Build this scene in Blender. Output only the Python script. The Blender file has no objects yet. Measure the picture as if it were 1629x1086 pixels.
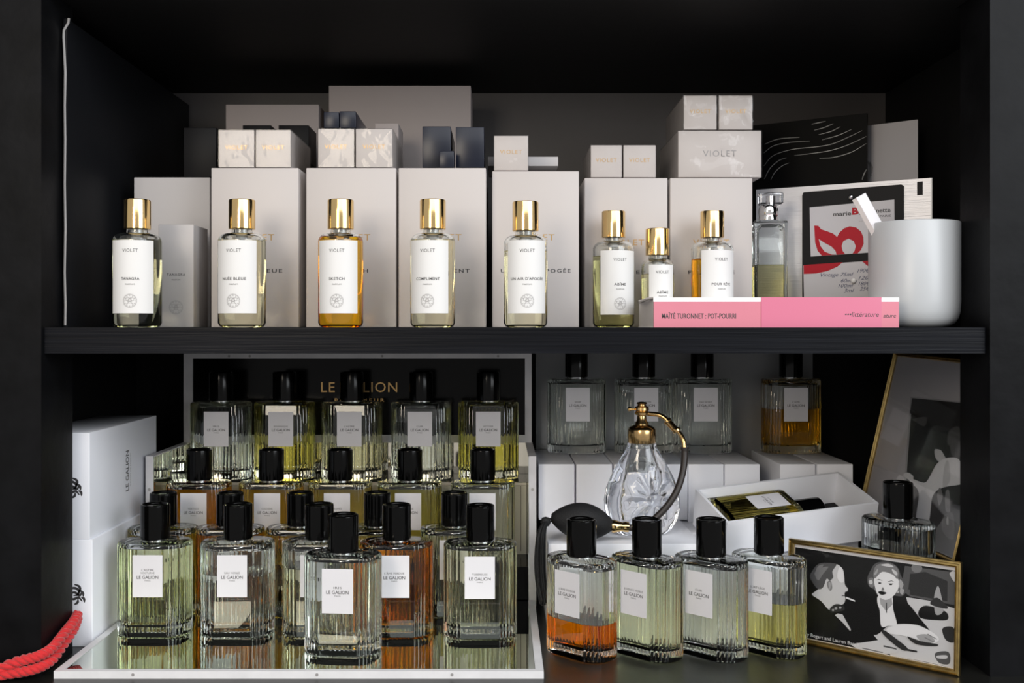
import bpy, bmesh, math, random
from mathutils import Vector, Matrix
random.seed(7)
S = bpy.context.scene
COL = S.collection
CM = 0.01
F = 1584.0            # focal length in pixels of the 1629 px wide frame
VX, VY = 795.0, 518.0  # where the view axis meets the frame
EYE = 30.3            # camera height above the counter, cm

# ------------------------------------------------------------------ camera, light, exposure
cam = bpy.data.cameras.new('camera')
cam.sensor_width = 36.0
cam.lens = 36.0 * F / 1629.0
cam.shift_x = (814.5 - VX) / 1629.0
cam.shift_y = -(543.0 - VY) / 1629.0
cam.clip_start = 0.02
camo = bpy.data.objects.new('camera', cam)
COL.objects.link(camo)
camo.location = (0, 0, EYE * CM)
camo.rotation_euler = (math.pi / 2, 0, 0)
S.camera = camo

S.view_settings.view_transform = 'Standard'
S.view_settings.look = 'None'
S.view_settings.gamma = 1.0
S.view_settings.use_curve_mapping = False
S.view_settings.exposure = 0.0

W = bpy.data.worlds.new('room_light')
S.world = W
W.use_nodes = True
bg = W.node_tree.nodes['Background']
bg.inputs[0].default_value = (1.0, 0.985, 0.975, 1)
bg.inputs[1].default_value = 0.50


def area(name, loc, target, sx, sy, power, color):
    l = bpy.data.lights.new(name, 'AREA')
    l.shape = 'RECTANGLE'
    l.size, l.size_y, l.energy, l.color = sx, sy, power, color
    o = bpy.data.objects.new(name, l)
    COL.objects.link(o)
    o.location = loc
    o.rotation_euler = (Vector(target) - Vector(loc)).to_track_quat('-Z', 'Y').to_euler()
    return o


area('shop_window', (1.5, -0.7, 1.05), (0.0, 1.0, 0.25), 1.3, 1.5, 34, (0.92, 0.96, 1.0))
area('ceiling_light', (0.15, -0.45, 1.30), (0.0, 0.95, 0.15), 1.7, 0.7, 11, (0.95, 0.97, 1.0))
area('shop_lamp', (-0.52, -0.40, 0.66), (0.0, 1.0, 0.35), 0.35, 0.5, 6.5, (1.0, 0.88, 0.72))

cy = S.cycles
cy.use_denoising = True
cy.max_bounces = 90
cy.transmission_bounces = 90
cy.glossy_bounces = 16
cy.diffuse_bounces = 4
cy.transparent_max_bounces = 24
cy.blur_glossy = 0.3
cy.sample_clamp_indirect = 30.0

# ------------------------------------------------------------------ materials
def mat(name, color, rough=0.5, metal=0.0, spec=0.5, coat=0.0, bump=0.0, bscale=200.0, var=0.0, vscale=30.0,
        stretch=(1, 1, 1), sheen=0.0):
    m = bpy.data.materials.new(name)
    m.use_nodes = True
    nt = m.node_tree
    b = nt.nodes['Principled BSDF']
    b.inputs['Base Color'].default_value = (*color, 1)
    b.inputs['Roughness'].default_value = rough
    b.inputs['Metallic'].default_value = metal
    b.inputs['Specular IOR Level'].default_value = spec
    b.inputs['Coat Weight'].default_value = coat
    b.inputs['Coat Roughness'].default_value = 0.05
    if sheen:
        b.inputs['Sheen Weight'].default_value = sheen
    if bump or var:
        tc = nt.nodes.new('ShaderNodeTexCoord')
        mp = nt.nodes.new('ShaderNodeMapping')
        mp.inputs['Scale'].default_value = stretch
        nt.links.new(tc.outputs['Object'], mp.inputs[0])
    if var:
        n = nt.nodes.new('ShaderNodeTexNoise')
        n.inputs['Scale'].default_value = vscale
        n.inputs['Detail'].default_value = 4
        nt.links.new(mp.outputs[0], n.inputs['Vector'])
        r = nt.nodes.new('ShaderNodeValToRGB')
        r.color_ramp.elements[0].position = 0.3
        r.color_ramp.elements[1].position = 0.7
        r.color_ramp.elements[0].color = (*[c * (1 - var) for c in color], 1)
        r.color_ramp.elements[1].color = (*[min(1, c * (1 + var)) for c in color], 1)
        nt.links.new(n.outputs[0], r.inputs[0])
        nt.links.new(r.outputs[0], b.inputs['Base Color'])
    if bump:
        n2 = nt.nodes.new('ShaderNodeTexNoise')
        n2.inputs['Scale'].default_value = bscale
        n2.inputs['Detail'].default_value = 3
        nt.links.new(mp.outputs[0], n2.inputs['Vector'])
        bp = nt.nodes.new('ShaderNodeBump')
        bp.inputs['Strength'].default_value = bump
        bp.inputs['Distance'].default_value = 0.001
        nt.links.new(n2.outputs[0], bp.inputs['Height'])
        nt.links.new(bp.outputs[0], b.inputs['Normal'])
    return m


def glass_mat(name, color=(0.985, 0.995, 0.99), ior=1.5):
    m = bpy.data.materials.new(name)
    m.use_nodes = True
    nt = m.node_tree
    nt.nodes.remove(nt.nodes['Principled BSDF'])
    g = nt.nodes.new('ShaderNodeBsdfGlass')
    g.inputs['Color'].default_value = (*color, 1)
    g.inputs['IOR'].default_value = ior
    g.inputs['Roughness'].default_value = 0.0
    nt.links.new(g.outputs[0], nt.nodes['Material Output'].inputs[0])
    return m


_liq = {}


def liquid_mat(color):
    """liquid held in glass: bends light slightly (ratio of liquid to glass) and tints it"""
    if color in _liq:
        return _liq[color]
    m = bpy.data.materials.new('perfume')
    m.use_nodes = True
    nt = m.node_tree
    nt.nodes.remove(nt.nodes['Principled BSDF'])
    g = nt.nodes.new('ShaderNodeBsdfRefraction')
    g.inputs['Color'].default_value = (*color, 1)
    g.inputs['IOR'].default_value = 0.93
    g.inputs['Roughness'].default_value = 0.0
    nt.links.new(g.outputs[0], nt.nodes['Material Output'].inputs[0])
    _liq[color] = m
    return m


def film_mat(name, strength=1.0, bump=0.0, bscale=60.0, tint=(1, 1, 1)):
    """thin clear sheet: lets light through and mirrors by Fresnel"""
    m = bpy.data.materials.new(name)
    m.use_nodes = True
    nt = m.node_tree
    nt.nodes.remove(nt.nodes['Principled BSDF'])
    t = nt.nodes.new('ShaderNodeBsdfTransparent')
    t.inputs[0].default_value = (*tint, 1)
    g = nt.nodes.new('ShaderNodeBsdfGlossy')
    g.inputs['Roughness'].default_value = 0.06
    fr = nt.nodes.new('ShaderNodeFresnel')
    fr.inputs['IOR'].default_value = 1.45
    mu = nt.nodes.new('ShaderNodeMath')
    mu.operation = 'MULTIPLY'
    mu.inputs[1].default_value = strength
    mx = nt.nodes.new('ShaderNodeMixShader')
    nt.links.new(fr.outputs[0], mu.inputs[0])
    nt.links.new(mu.outputs[0], mx.inputs[0])
    nt.links.new(t.outputs[0], mx.inputs[1])
    nt.links.new(g.outputs[0], mx.inputs[2])
    nt.links.new(mx.outputs[0], nt.nodes['Material Output'].inputs[0])
    if bump:
        tc = nt.nodes.new('ShaderNodeTexCoord')
        n2 = nt.nodes.new('ShaderNodeTexNoise')
        n2.inputs['Scale'].default_value = bscale
        n2.inputs['Detail'].default_value = 2
        nt.links.new(tc.outputs['Object'], n2.inputs['Vector'])
        bp = nt.nodes.new('ShaderNodeBump')
        bp.inputs['Strength'].default_value = bump
        bp.inputs['Distance'].default_value = 0.01
        nt.links.new(n2.outputs[0], bp.inputs['Height'])
        nt.links.new(bp.outputs[0], g.inputs['Normal'])
        nt.links.new(bp.outputs[0], fr.inputs['Normal'])
    return m


M = {
    'blackwood': mat('black_painted_wood', (0.0045, 0.005, 0.007), 0.38, spec=0.10, bump=0.35, bscale=40, var=0.35, vscale=25, stretch=(0.25, 6, 12)),
    'postwood': mat('black_painted_post', (0.0045, 0.0046, 0.0053), 0.40, spec=0.09, bump=0.3, bscale=60, var=0.35, vscale=30),
    'innerwood': mat('matt_black_board', (0.007, 0.007, 0.0075), 0.6, spec=0.15, bump=0.15, bscale=80),
    'backboard': mat('satin_dark_back', (0.095, 0.088, 0.088), 0.33, spec=0.4, var=0.15, vscale=6),
    'greyboard': mat('grey_back', (0.27, 0.275, 0.285), 0.5, var=0.1, vscale=5),
    'counter': mat('black_counter', (0.010, 0.010, 0.009), 0.30, spec=0.5, bump=0.1, bscale=60, var=0.3, vscale=20),
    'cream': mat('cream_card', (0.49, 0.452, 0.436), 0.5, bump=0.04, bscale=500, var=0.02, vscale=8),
    'greyshadecream': mat('grey_shaded_cream_card', (0.45, 0.43, 0.43), 0.5, bump=0.04, bscale=500, var=0.02, vscale=8),  # greyer copy of cream, shade put into its colour; also a pale flat box
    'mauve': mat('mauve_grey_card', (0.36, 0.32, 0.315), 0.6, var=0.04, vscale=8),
    'white': mat('white_card', (0.86, 0.87, 0.92), 0.5, bump=0.04, bscale=400, var=0.02, vscale=10),
    'navy': mat('navy_card', (0.007, 0.009, 0.019), 0.30, spec=0.3),
    'blackcard': mat('black_card', (0.005, 0.005, 0.006), 0.5, spec=0.15),
    'gold': mat('polished_gold', (0.83, 0.59, 0.27), 0.13, 1.0, bump=0.02, bscale=100),
    'brass': mat('aged_brass', (0.60, 0.40, 0.18), 0.22, 1.0, var=0.2, vscale=120),
    'framegold': mat('gilt_frame', (0.50, 0.36, 0.14), 0.3, 1.0, var=0.25, vscale=150),
    'goldfoil': mat('gold_foil_print', (0.52, 0.33, 0.13), 0.35, 0.6),
    'ink': mat('dark_ink', (0.045, 0.043, 0.045), 0.6),
    'greyink': mat('grey_ink', (0.30, 0.29, 0.29), 0.6),
    'blueink': mat('blue_black_ink', (0.035, 0.045, 0.11), 0.6),
    'silver': mat('silver_metal', (0.75, 0.75, 0.76), 0.15, 1.0),
    'chrome': mat('chrome_plate', (0.82, 0.81, 0.80), 0.07, 1.0),
    'plastic': mat('grey_pump_plastic', (0.35, 0.34, 0.33), 0.4),
    'capblack': mat('gloss_black_cap', (0.0015, 0.0015, 0.0015), 0.10, spec=0.17),
    'label': mat('white_label_paper', (0.72, 0.71, 0.74), 0.6, bump=0.03, bscale=600),
    'label2': mat('white_round_label_paper', (0.68, 0.675, 0.67), 0.55, bump=0.03, bscale=600),
    'beige': mat('beige_card_front', (0.60, 0.56, 0.47), 0.45, var=0.04, vscale=10),
    'taupe': mat('taupe_line', (0.30, 0.27, 0.22), 0.5),
    'mirror': mat('mirror_plate', (0.62, 0.66, 0.60), 0.02, 1.0),
    'mirrordark': mat('smoked_mirror_plate', (0.74, 0.69, 0.57), 0.06, 1.0),
    'trayedge': mat('white_tray_edge', (0.74, 0.74, 0.76), 0.45, bump=0.1, bscale=150, var=0.04, vscale=60),
    'caseedge': mat('white_case_edge', (0.62, 0.61, 0.63), 0.5, bump=0.1, bscale=150, var=0.05, vscale=60),
    'blackgloss': mat('black_gloss_panel', (0.002, 0.002, 0.002), 0.14, spec=0.12),
    'pink': mat('pink_cover', (0.60, 0.19, 0.25), 0.5, bump=0.05, bscale=500, var=0.03, vscale=20),
    'pinkband': mat('pink_glossy_band', (0.60, 0.155, 0.25), 0.35, coat=0.15),
    'bookwhite': mat('white_book_card', (0.85, 0.84, 0.83), 0.5),
    'pages': mat('pale_page_edges', (0.56, 0.53, 0.52), 0.7, bump=0.3, bscale=300, stretch=(1, 1, 12)),
    'ceramic': mat('matt_white_ceramic', (0.47, 0.485, 0.50), 0.35, bump=0.02, bscale=100),
    'brushed': mat('brushed_pale_board', (0.50, 0.50, 0.53), 0.35, 0.35, bump=0.25, bscale=60, stretch=(0.3, 0.3, 12)),
    'palecard': mat('pale_grey_card', (0.52, 0.505, 0.53), 0.5),
    'red': mat('red_print', (0.40, 0.006, 0.018), 0.5, spec=0.2),
    'cord': mat('red_cord', (0.62, 0.012, 0.016), 0.75, bump=0.5, bscale=700, sheen=0.3),
    'rubber': mat('black_woven_cover', (0.006, 0.006, 0.007), 0.7, bump=0.6, bscale=900),
    'hose': mat('dark_brown_hose', (0.022, 0.016, 0.014), 0.45),
    'waveline': mat('white_wave_print', (0.42, 0.42, 0.42), 0.5),
    'waveboard': mat('black_wave_board', (0.005, 0.005, 0.005), 0.6, spec=0.12),
    'sheet': mat('black_foam_sheet', (0.006, 0.0065, 0.008), 0.5, spec=0.15, bump=0.3, bscale=40),
    'sheetedge': mat('pale_foam_core', (0.35, 0.34, 0.34), 0.7),
    'glass': glass_mat('bottle_glass'),
    'crystal': glass_mat('crystal_glass', (0.985, 0.99, 1.0), 1.52),
    'film': film_mat('cellophane_film', 0.5, 0.10, 60),
    'pane': film_mat('picture_glass', 0.3),
}
for i, v in enumerate((0.008, 0.03, 0.09, 0.2, 0.38, 0.6, 0.78)):
    M['p%d' % i] = mat('photo_grey_tone', (v, v, v * 1.03), 0.5, spec=0.1)


# ------------------------------------------------------------------ mesh helpers (all sizes in cm)
def new_mesh(name, verts, faces, mats, smooth=None, fmat=None):
    me = bpy.data.meshes.new(name)
    me.from_pydata([(x * CM, y * CM, z * CM) for x, y, z in verts], [], faces)
    for m in (mats if isinstance(mats, (list, tuple)) else [mats]):
        me.materials.append(m)
    if fmat:
        me.polygons.foreach_set('material_index', fmat)
    if smooth is not None:
        me.polygons.foreach_set('use_smooth', [True] * len(me.polygons))
        me.set_sharp_from_angle(angle=math.radians(smooth))
    me.update()
    return me


def put(name, me, parent=None, loc=(0, 0, 0), rot=(0, 0, 0)):
    o = bpy.data.objects.new(name, me)
    COL.objects.link(o)
    if parent:
        o.parent = parent
    o.location = [c * CM for c in loc]
    o.rotation_euler = rot
    return o


def tag(o, label, cat, group=None):
    o['label'] = label
    o['category'] = cat
    if group:
        o['group'] = group
    return o


def thing(name, label, cat, X, z, up, yaw=0, group=None):
    return tag(put(name, None, None, (X, z, up), (0, 0, math.radians(yaw))), label, cat, group)


def recalc(me, flip=False):
    bm = bmesh.new()
    bm.from_mesh(me)
    bmesh.ops.recalc_face_normals(bm, faces=bm.faces)
    bm.to_mesh(me)
    bm.free()


_cache = {}


def box_mesh(w, d, h, m, bev=0.06, base=True):
    key = ('box', round(w, 3), round(d, 3), round(h, 3), m.name, bev, base)
    if key in _cache:
        return _cache[key]
    bm = bmesh.new()
    bmesh.ops.create_cube(bm, size=1.0)
    for v in bm.verts:
        v.co = Vector((v.co.x * w, v.co.y * d, (v.co.z + (0.5 if base else 0)) * h)) * CM
    if bev:
        bmesh.ops.bevel(bm, geom=list(bm.edges), offset=bev * CM, segments=2, affect='EDGES', profile=0.5)
    me = bpy.data.meshes.new('box')
    bm.to_mesh(me)
    bm.free()
    me.materials.append(m)
    if bev:
        me.polygons.foreach_set('use_smooth', [True] * len(me.polygons))
        me.set_sharp_from_angle(angle=math.radians(50))
    _cache[key] = me
    return me


def joined_boxes(name, specs, m):
    """several boxes (x0,x1,y0,y1,z0,z1) as one board"""
    v, f = [], []
    for x0, x1, y0, y1, z0, z1 in specs:
        n = len(v)
        v += [(x0, y0, z0), (x1, y0, z0), (x1, y1, z0), (x0, y1, z0), (x0, y0, z1), (x1, y0, z1), (x1, y1, z1), (x0, y1, z1)]
        f += [(n, n + 3, n + 2, n + 1), (n + 4, n + 5, n + 6, n + 7), (n, n + 1, n + 5, n + 4), (n + 1, n + 2, n + 6, n + 5),
              (n + 2, n + 3, n + 7, n + 6), (n + 3, n, n + 4, n + 7)]
    return new_mesh(name, v, f, m)


def loft(rings, close=True, flip=False):
    n = len(rings[0])
    v = [p for r in rings for p in r]
    f = []
    for i in range(len(rings) - 1):
        for k in range(n):
            a, b = i * n + k, i * n + (k + 1) % n
            f.append((a, b, b + n, a + n))
    if close:
        f.append(tuple(range(n - 1, -1, -1)))
        f.append(tuple((len(rings) - 1) * n + k for k in range(n)))
    if flip:
        f = [tuple(reversed(x)) for x in f]
    return v, f


def lathe(profile, n=40):
    return [[(r * math.cos(2 * math.pi * k / n), r * math.sin(2 * math.pi * k / n), z) for k in range(n)] for r, z in profile]


def join(*vf):
    v, f = [], []
    for a, b in vf:
        n = len(v)
        v += a
        f += [tuple(i + n for i in x) for x in b]
    return v, f


def tube(path, rad, n=10):
    pts = [Vector(p) for p in path]
    rads = rad if isinstance(rad, (list, tuple)) else [rad] * len(pts)
    rings, up = [], None
    for i, p in enumerate(pts):
        t = (pts[min(i + 1, len(pts) - 1)] - pts[max(i - 1, 0)]).normalized()
        if up is None:
            up = t.orthogonal().normalized()
        up = (up - t * up.dot(t)).normalized()
        s = t.cross(up)
        rings.append([tuple(p + (up * math.cos(2 * math.pi * k / n) + s * math.sin(2 * math.pi * k / n)) * rads[i]) for k in range(n)])
    return loft(rings)


def spline(pts, per=8):
    P = [Vector(p) for p in pts]
    P = [P[0] * 2 - P[1]] + P + [P[-1] * 2 - P[-2]]
    out = []
    for i in range(1, len(P) - 2):
        for k in range(per):
            t = k / per
            a, b, c, d = P[i - 1], P[i], P[i + 1], P[i + 2]
            out.append(0.5 * ((2 * b) + (c - a) * t + (2 * a - 5 * b + 4 * c - d) * t * t + (3 * b - a - 3 * c + d) * t ** 3))
    out.append(P[-2])
    return out


def text_mesh(s, size, m, spacing=1.0, shear=0.0, bend=None, bold=0.0, width=None):
    key = ('text', s, size, m.name, spacing, shear, bend, bold, width)
    if key in _cache:
        return _cache[key]
    cu = bpy.data.curves.new('lettering', 'FONT')
    cu.body = s
    cu.size = size * CM
    cu.align_x = 'CENTER'
    cu.align_y = 'CENTER'
    cu.space_character = spacing
    cu.shear = shear
    cu.offset = bold * size * CM
    cu.resolution_u = 3
    o = bpy.data.objects.new('lettering', cu)
    COL.objects.link(o)
    me = bpy.data.meshes.new_from_object(o.evaluated_get(bpy.context.evaluated_depsgraph_get()))
    bpy.data.objects.remove(o)
    bpy.data.curves.remove(cu)
    me.name = 'lettering'
    xs = [v.co.x for v in me.vertices]
    k = width * CM / (max(xs) - min(xs)) if width and xs else 1
    for v in me.vertices:
        x, y = v.co.x * k, v.co.y
        if bend:
            a = x / (bend * CM)
            v.co = (bend * CM * math.sin(a), -bend * CM * math.cos(a), y)
        else:
            v.co = (x, 0, y)
    me.materials.clear()
    me.materials.append(m)
    _cache[key] = me
    return me


def strips(lines, width, m, bend=None, fr=None):
    """flat strokes in the local xz plane facing -y; width may taper"""
    v, f = [], []
    for ln in lines:
        P = [Vector((a, b)) for a, b in ln]
        base = len(v)
        for i, p in enumerate(P):
            t = (P[min(i + 1, len(P) - 1)] - P[max(i - 1, 0)])
            t = t.normalized() if t.length else Vector((1, 0))
            nrm = Vector((-t.y, t.x))
            w = width
            if len(P) > 3:
                w = width * (0.35 + 0.65 * math.sin(math.pi * (i + 0.3) / (len(P) - 0.4)))
            for sgn in (-1, 1):
                q = p + nrm * sgn * w / 2
                v.append((bend * math.sin(q.x / bend), -bend * math.cos(q.x / bend), q.y) if bend else (q.x, 0, q.y))
            if i:
                a = base + 2 * i
                f.append((a - 2, a, a + 1, a - 1))
    me = new_mesh('strokes', v, f, m)
    return me


def circle_lines(r, n=24, a0=0, a1=360, cx=0, cy_=0):
    return [(cx + r * math.cos(math.radians(a0 + (a1 - a0) * k / n)), cy_ + r * math.sin(math.radians(a0 + (a1 - a0) * k / n))) for k in range(n + 1)]


def bee_emblem(r, m, bend=None):
    key = ('bee', r, m.name, bend)
    if key in _cache:
        return _cache[key]
    L = []
    for k in range(36):
        a = math.radians(k * 10)
        r0 = 0.82 if k % 3 else 0.66
        L.append([(r * r0 * math.cos(a), r * r0 * math.sin(a)), (r * math.cos(a), r * math.sin(a))])
    L += [circle_lines(r * 0.28, 10, 0, 360, r * 0.0, -r * 0.05),
          circle_lines(r * 0.22, 8, 20, 380, -r * 0.36, r * 0.22), circle_lines(r * 0.22, 8, 20, 380, r * 0.36, r * 0.22),
          [(-r * .2, -r * .1), (r * .2, -r * .1)], [(-r * .25, 0), (r * .25, 0)], [(0, r * .25), (-r * .15, r * .5)], [(0, r * .25), (r * .15, r * .5)],
          [(-r * .2, -r * .3), (-r * .5, -r * .5)], [(r * .2, -r * .3), (r * .5, -r * .5)]]
    me = strips(L, r * 0.075, m, bend)
    _cache[key] = me
    return me


def at(px, py, z):
    """point that the photograph shows at a pixel, at depth z cm"""
    return Vector(((px - VX) * z / F, z, EYE - (py - VY) * z / F))


# ------------------------------------------------------------------ the cabinet
cab = thing('display_cabinet', 'black painted wooden wall cabinet with one thick shelf between two posts', 'cabinet', 0, 86, 0)


def part(name, me, parent, **k):
    return put(name, me, parent, **k)


def cabpart(name, specs, m):
    return put(name, joined_boxes(name, [(a, b, c - 86, d - 86, e, f) for a, b, c, d, e, f in specs], M[m]), cab)


SH = EYE - 0.15                    # top of the shelf
cabpart('counter_top', [(-62, 64, 70, 127, -3.2, 0)], 'counter')
cabpart('post', [(-60, -39.6, 86, 92.3, 0, 68)], 'postwood')
cabpart('post', [(42.35, 62, 86, 91.6, 0, 68)], 'postwood')
cabpart('shelf_board', [(-39.55, 42.25, 86.5, 91.6, SH - 2.25, SH), (-46, 48.8, 92.35, 126, SH - 2.25, SH), (-39.55, 42.25, 91.6, 92.35, SH - 2.25, SH)], 'blackwood')
cabpart('side_panel', [(-48, -46, 92.3, 126, 0, 68)], 'innerwood')
cabpart('side_panel', [(48.8, 50.8, 91.6, 126, 0, 68)], 'innerwood')
cabpart('top_board', [(-39.55, 42.25, 86.5, 92.4, EYE + 29.4, EYE + 32), (-46, 48.8, 92.4, 126, EYE + 29.4, EYE + 32)], 'innerwood')
cabpart('back_panel', [(-48, 50.8, 126, 127.5, SH, 68)], 'backboard')
cabpart('back_panel', [(-48, 50.8, 126, 127.5, 0, SH)], 'innerwood')

# grey backing board behind the far bottles, black foam sheet along the side
gb = tag(put('backing_board', box_mesh(34.8, 0.6, 27.4, M['greyboard'], 0.03), None, (21.9, 125.3, 0)),
         'plain grey board standing against the cabinet back behind the bottles on cartons', 'board')
sheet = tag(put('foam_sheet', box_mesh(0.35, 35.3, 27.9, M['sheet'], 0.02), None, (-39.25, 107.6, SH)),
            'tall black foam sheet with a pale cut edge lining the upper compartment', 'sheet')
edge = [(0.12 * math.sin(t * 0.9) * (0.3 if t < 24 else 1.0) + (0.35 if t > 27 else 0), -17.7, t) for t in
        (0.2, 2, 5, 9, 13, 17, 20, 23, 25, 26.2, 26.8, 27.5, 27.9)]
put('cut_edge', new_mesh('cut_edge', *tube(edge, 0.11, 6), M['sheetedge'], 60), sheet)

# ------------------------------------------------------------------ fluted bottles
def arc_pts(a, b, bulge, n):
    a, b = Vector(a), Vector(b)
    mid = (a + b) / 2
    nrm = Vector(((b - a).y, -(b - a).x)).normalized()
    out = []
    for k in range(n):
        t = k / n
        out.append(a.lerp(b, t) + nrm * bulge * 4 * t * (1 - t))
    return out


def fluted_profile():
    q = [(1.7, -2.1), (2.42, -1.84), (3.02, -1.38), (3.4, -0.74), (3.5, 0)]
    corners = q + [(x, -y) for x, y in reversed(q[:-1])]
    corners += [(-x, -y) for x, y in corners]
    pts = []
    for i, c in enumerate(corners):
        c, d = Vector(c), Vector(corners[(i + 1) % len(corners)])
        flat_side = abs(c.y - d.y) < 1e-6 and abs(c.x) < 2
        if flat_side and c.y < 0:            # flat front
            pts.append(c)
        else:                                # reeded sides and back
            n = 8 if flat_side else 2
            for k in range(n):
                pts += arc_pts(c.lerp(d, k / n), c.lerp(d, (k + 1) / n), 0.055, 4)
    return pts


PROF = fluted_profile()


def fl_ring(inset, z):
    return [(p.x * (3.5 - inset) / 3.5, p.y * (2.1 - inset) / 2.1, z) for p in PROF]


def cavity_ring(z, hw=3.0, hd=1.6, n=48, e=0.62):
    out = []
    for k in range(n):
        a = 2 * math.pi * k / n
        c, s = math.cos(a), math.sin(a)
        out.append((hw * math.copysign(abs(c) ** e, c), hd * math.copysign(abs(s) ** e, s), z))
    return out


def cav(z):
    if z < 1.5:
        t = (z - 0.95) / 0.55
        k = 1 - 0.12 * (1 - t) ** 2
        return cavity_ring(z, 3.0 * k, 1.6 * k)
    if z > 8.1:
        t = (z - 8.1) / 0.45
        k = 1 - 0.35 * t * t
        return cavity_ring(z, 3.0 * k, 1.6 * k)
    return cavity_ring(z)


def fluted_glass(level, H=8.95):
    key = ('fglass', level)
    if key in _cache:
        return _cache[key]
    outer = loft([fl_ring(0.22, 0), fl_ring(0.06, 0.06), fl_ring(0, 0.2), fl_ring(0, H - 0.32), fl_ring(0.05, H - 0.17), fl_ring(0.2, H - 0.06),
                  fl_ring(0.45, H - 0.02), fl_ring(0.9, H)])
    zs = [level + 0.02, min(level + 0.12, 8.5)] + [z for z in (8.1, 8.3, 8.45) if z > level + 0.14] + [8.56]
    v, f = join(outer, loft([cav(min(z, 8.56)) for z in zs], flip=True))
    me = new_mesh('fluted_glass', v, f, M['glass'], 24)
    _cache[key] = me
    return me


def fluted_liquid(level, color):
    key = ('fliq', level, color)
    if key in _cache:
        return _cache[key]
    zs = [0.95, 1.05, 1.2, 1.5] + [z for z in (4.0, 8.1, 8.3) if z < level - 0.05] + [level]
    me = new_mesh('perfume', *loft([cav(z) for z in zs]), liquid_mat(color), 40)
    _cache[key] = me
    return me


CAPP = [(0.0, 0.0), (1.2, 0.0), (1.33, 0.02), (1.38, 0.09), (1.38, 3.2), (1.36, 3.3), (1.28, 3.36), (1.2, 3.35), (1.13, 3.28), (1.1, 3.2), (0.6, 3.19), (0.0, 3.19)]


def closed_lathe(profile, n, m, ang=35):
    prof = [(max(r, 0.002), z) for r, z in profile]
    v, f = loft(lathe(prof, n))
    return new_mesh('turned', v, f, m, ang)


CAP_ME = closed_lathe(CAPP, 48, M['capblack'], 30)
COLLAR_ME = closed_lathe([(0.9, 0), (1.18, 0), (1.2, 0.04), (1.2, 0.12), (1.1, 0.16), (0.9, 0.16)], 40, M['silver'])


def fluted_bottle(label, X, z, up, yaw, color, level, title, group, name='fluted_bottle', matrix=None):
    r = thing(name, label, 'bottle', X, z, up, yaw, group)
    put('glass', fluted_glass(level), r)
    put('liquid', fluted_liquid(level, color), r)
    put('collar', COLLAR_ME, r, (0, 0, 8.94))
    put('cap', CAP_ME, r, (0, 0, 9.06))
    lb = put('paper_label', box_mesh(2.85, 0.03, 4.0, M['label'], 0), r, (0, -2.12, 3.9))
    lines = title.split('/')
    y = 2.12
    for i, t in enumerate(lines):
        w = min(2.1, 0.145 * len(t) + 0.15)
        put('lettering', text_mesh(t, 0.27, M['ink'], 1.05, width=w), lb, (0, -0.02, 2.3 + 0.28 * (len(lines) - 1 - i)))
    put('lettering', text_mesh('LE GALION', 0.43, M['ink'], 1.0, bold=0.012, width=2.05), lb, (0, -0.02, 1.88))
    put('lettering', text_mesh('PARIS', 0.19, M['ink'], 1.1, width=0.55), lb, (0, -0.02, 1.56))
    return r


PG = (0.965, 0.98, 0.84)
CLEAR = (0.985, 0.995, 0.98)
PALE = (0.97, 0.965, 0.87)
ORANGE = (1.0, 0.56, 0.06)
AMBER = (0.97, 0.74, 0.26)
YELLOW = (0.97, 0.86, 0.46)
PYEL = (0.97, 0.92, 0.66)
OLIVE = (0.96, 0.935, 0.62)
TR = 0.6                    # top of the tray plate


def bx(px, z):
    return (px - VX) * z / F


TG = 'fluted bottles on the mirrored tray'
fluted_bottle('clear fluted bottle standing out in front of its row, near the tray front edge', bx(546, 91.4), 91.4, TR, -5, CLEAR, 8.3, 'IRIS', TG)
fluted_bottle('pale green fluted bottle beside the white cartons, first in the front tray row', bx(247, 96.8), 96.8, TR, 0, PG, 8.3, "L'ASTRE/NOCTURNE", TG)
fluted_bottle('two-thirds full clear fluted bottle beside the pale green one in the front tray row', bx(378.5, 96.8), 96.8, TR, 0, CLEAR, 5.8, 'EAU NOBLE', TG)
fluted_bottle('clear fluted bottle tucked behind the foremost bottle on the tray', bx(508, 96.8), 96.8, TR, 0, PALE, 6.4, 'COLOGNE', TG)
fluted_bottle('bright orange fluted bottle on the mirrored tray', bx(631, 96.6), 96.6, TR, 0, (1.0, 0.66, 0.12), 8.3, "L'ÂME PERDUE", TG)
fluted_bottle('pale yellow fluted bottle next to the orange one at the open tray end', bx(764, 96.2), 96.2, TR, 0, PALE, 8.3, 'TUBÉREUSE', TG)
SG = 'fluted bottles in the second tray row'
for px, c, t, lb in ((260, OLIVE, 'WHIP', 'olive yellow fluted bottle right behind the pale green bottle beside the white cartons'),
                     (366, AMBER, 'SNOB', 'amber fluted bottle behind the two-thirds full clear bottle on the tray'),
                     (478, YELLOW, 'BRUMES', 'golden yellow fluted bottle behind the clear bottles at the middle of the tray'),
                     (600, OLIVE, 'JASMIN', 'olive fluted bottle directly behind the bright orange bottle'),
                     (723, PALE, 'AESTHETE', 'pale fluted bottle behind the gap between orange and pale yellow bottles')):
    fluted_bottle(lb, bx(px, 103.4), 103.4, TR, 0, c, 8.2, t, SG)
MG = 'fluted bottles on the lower case step'
UP2 = EYE - 26.06
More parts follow.
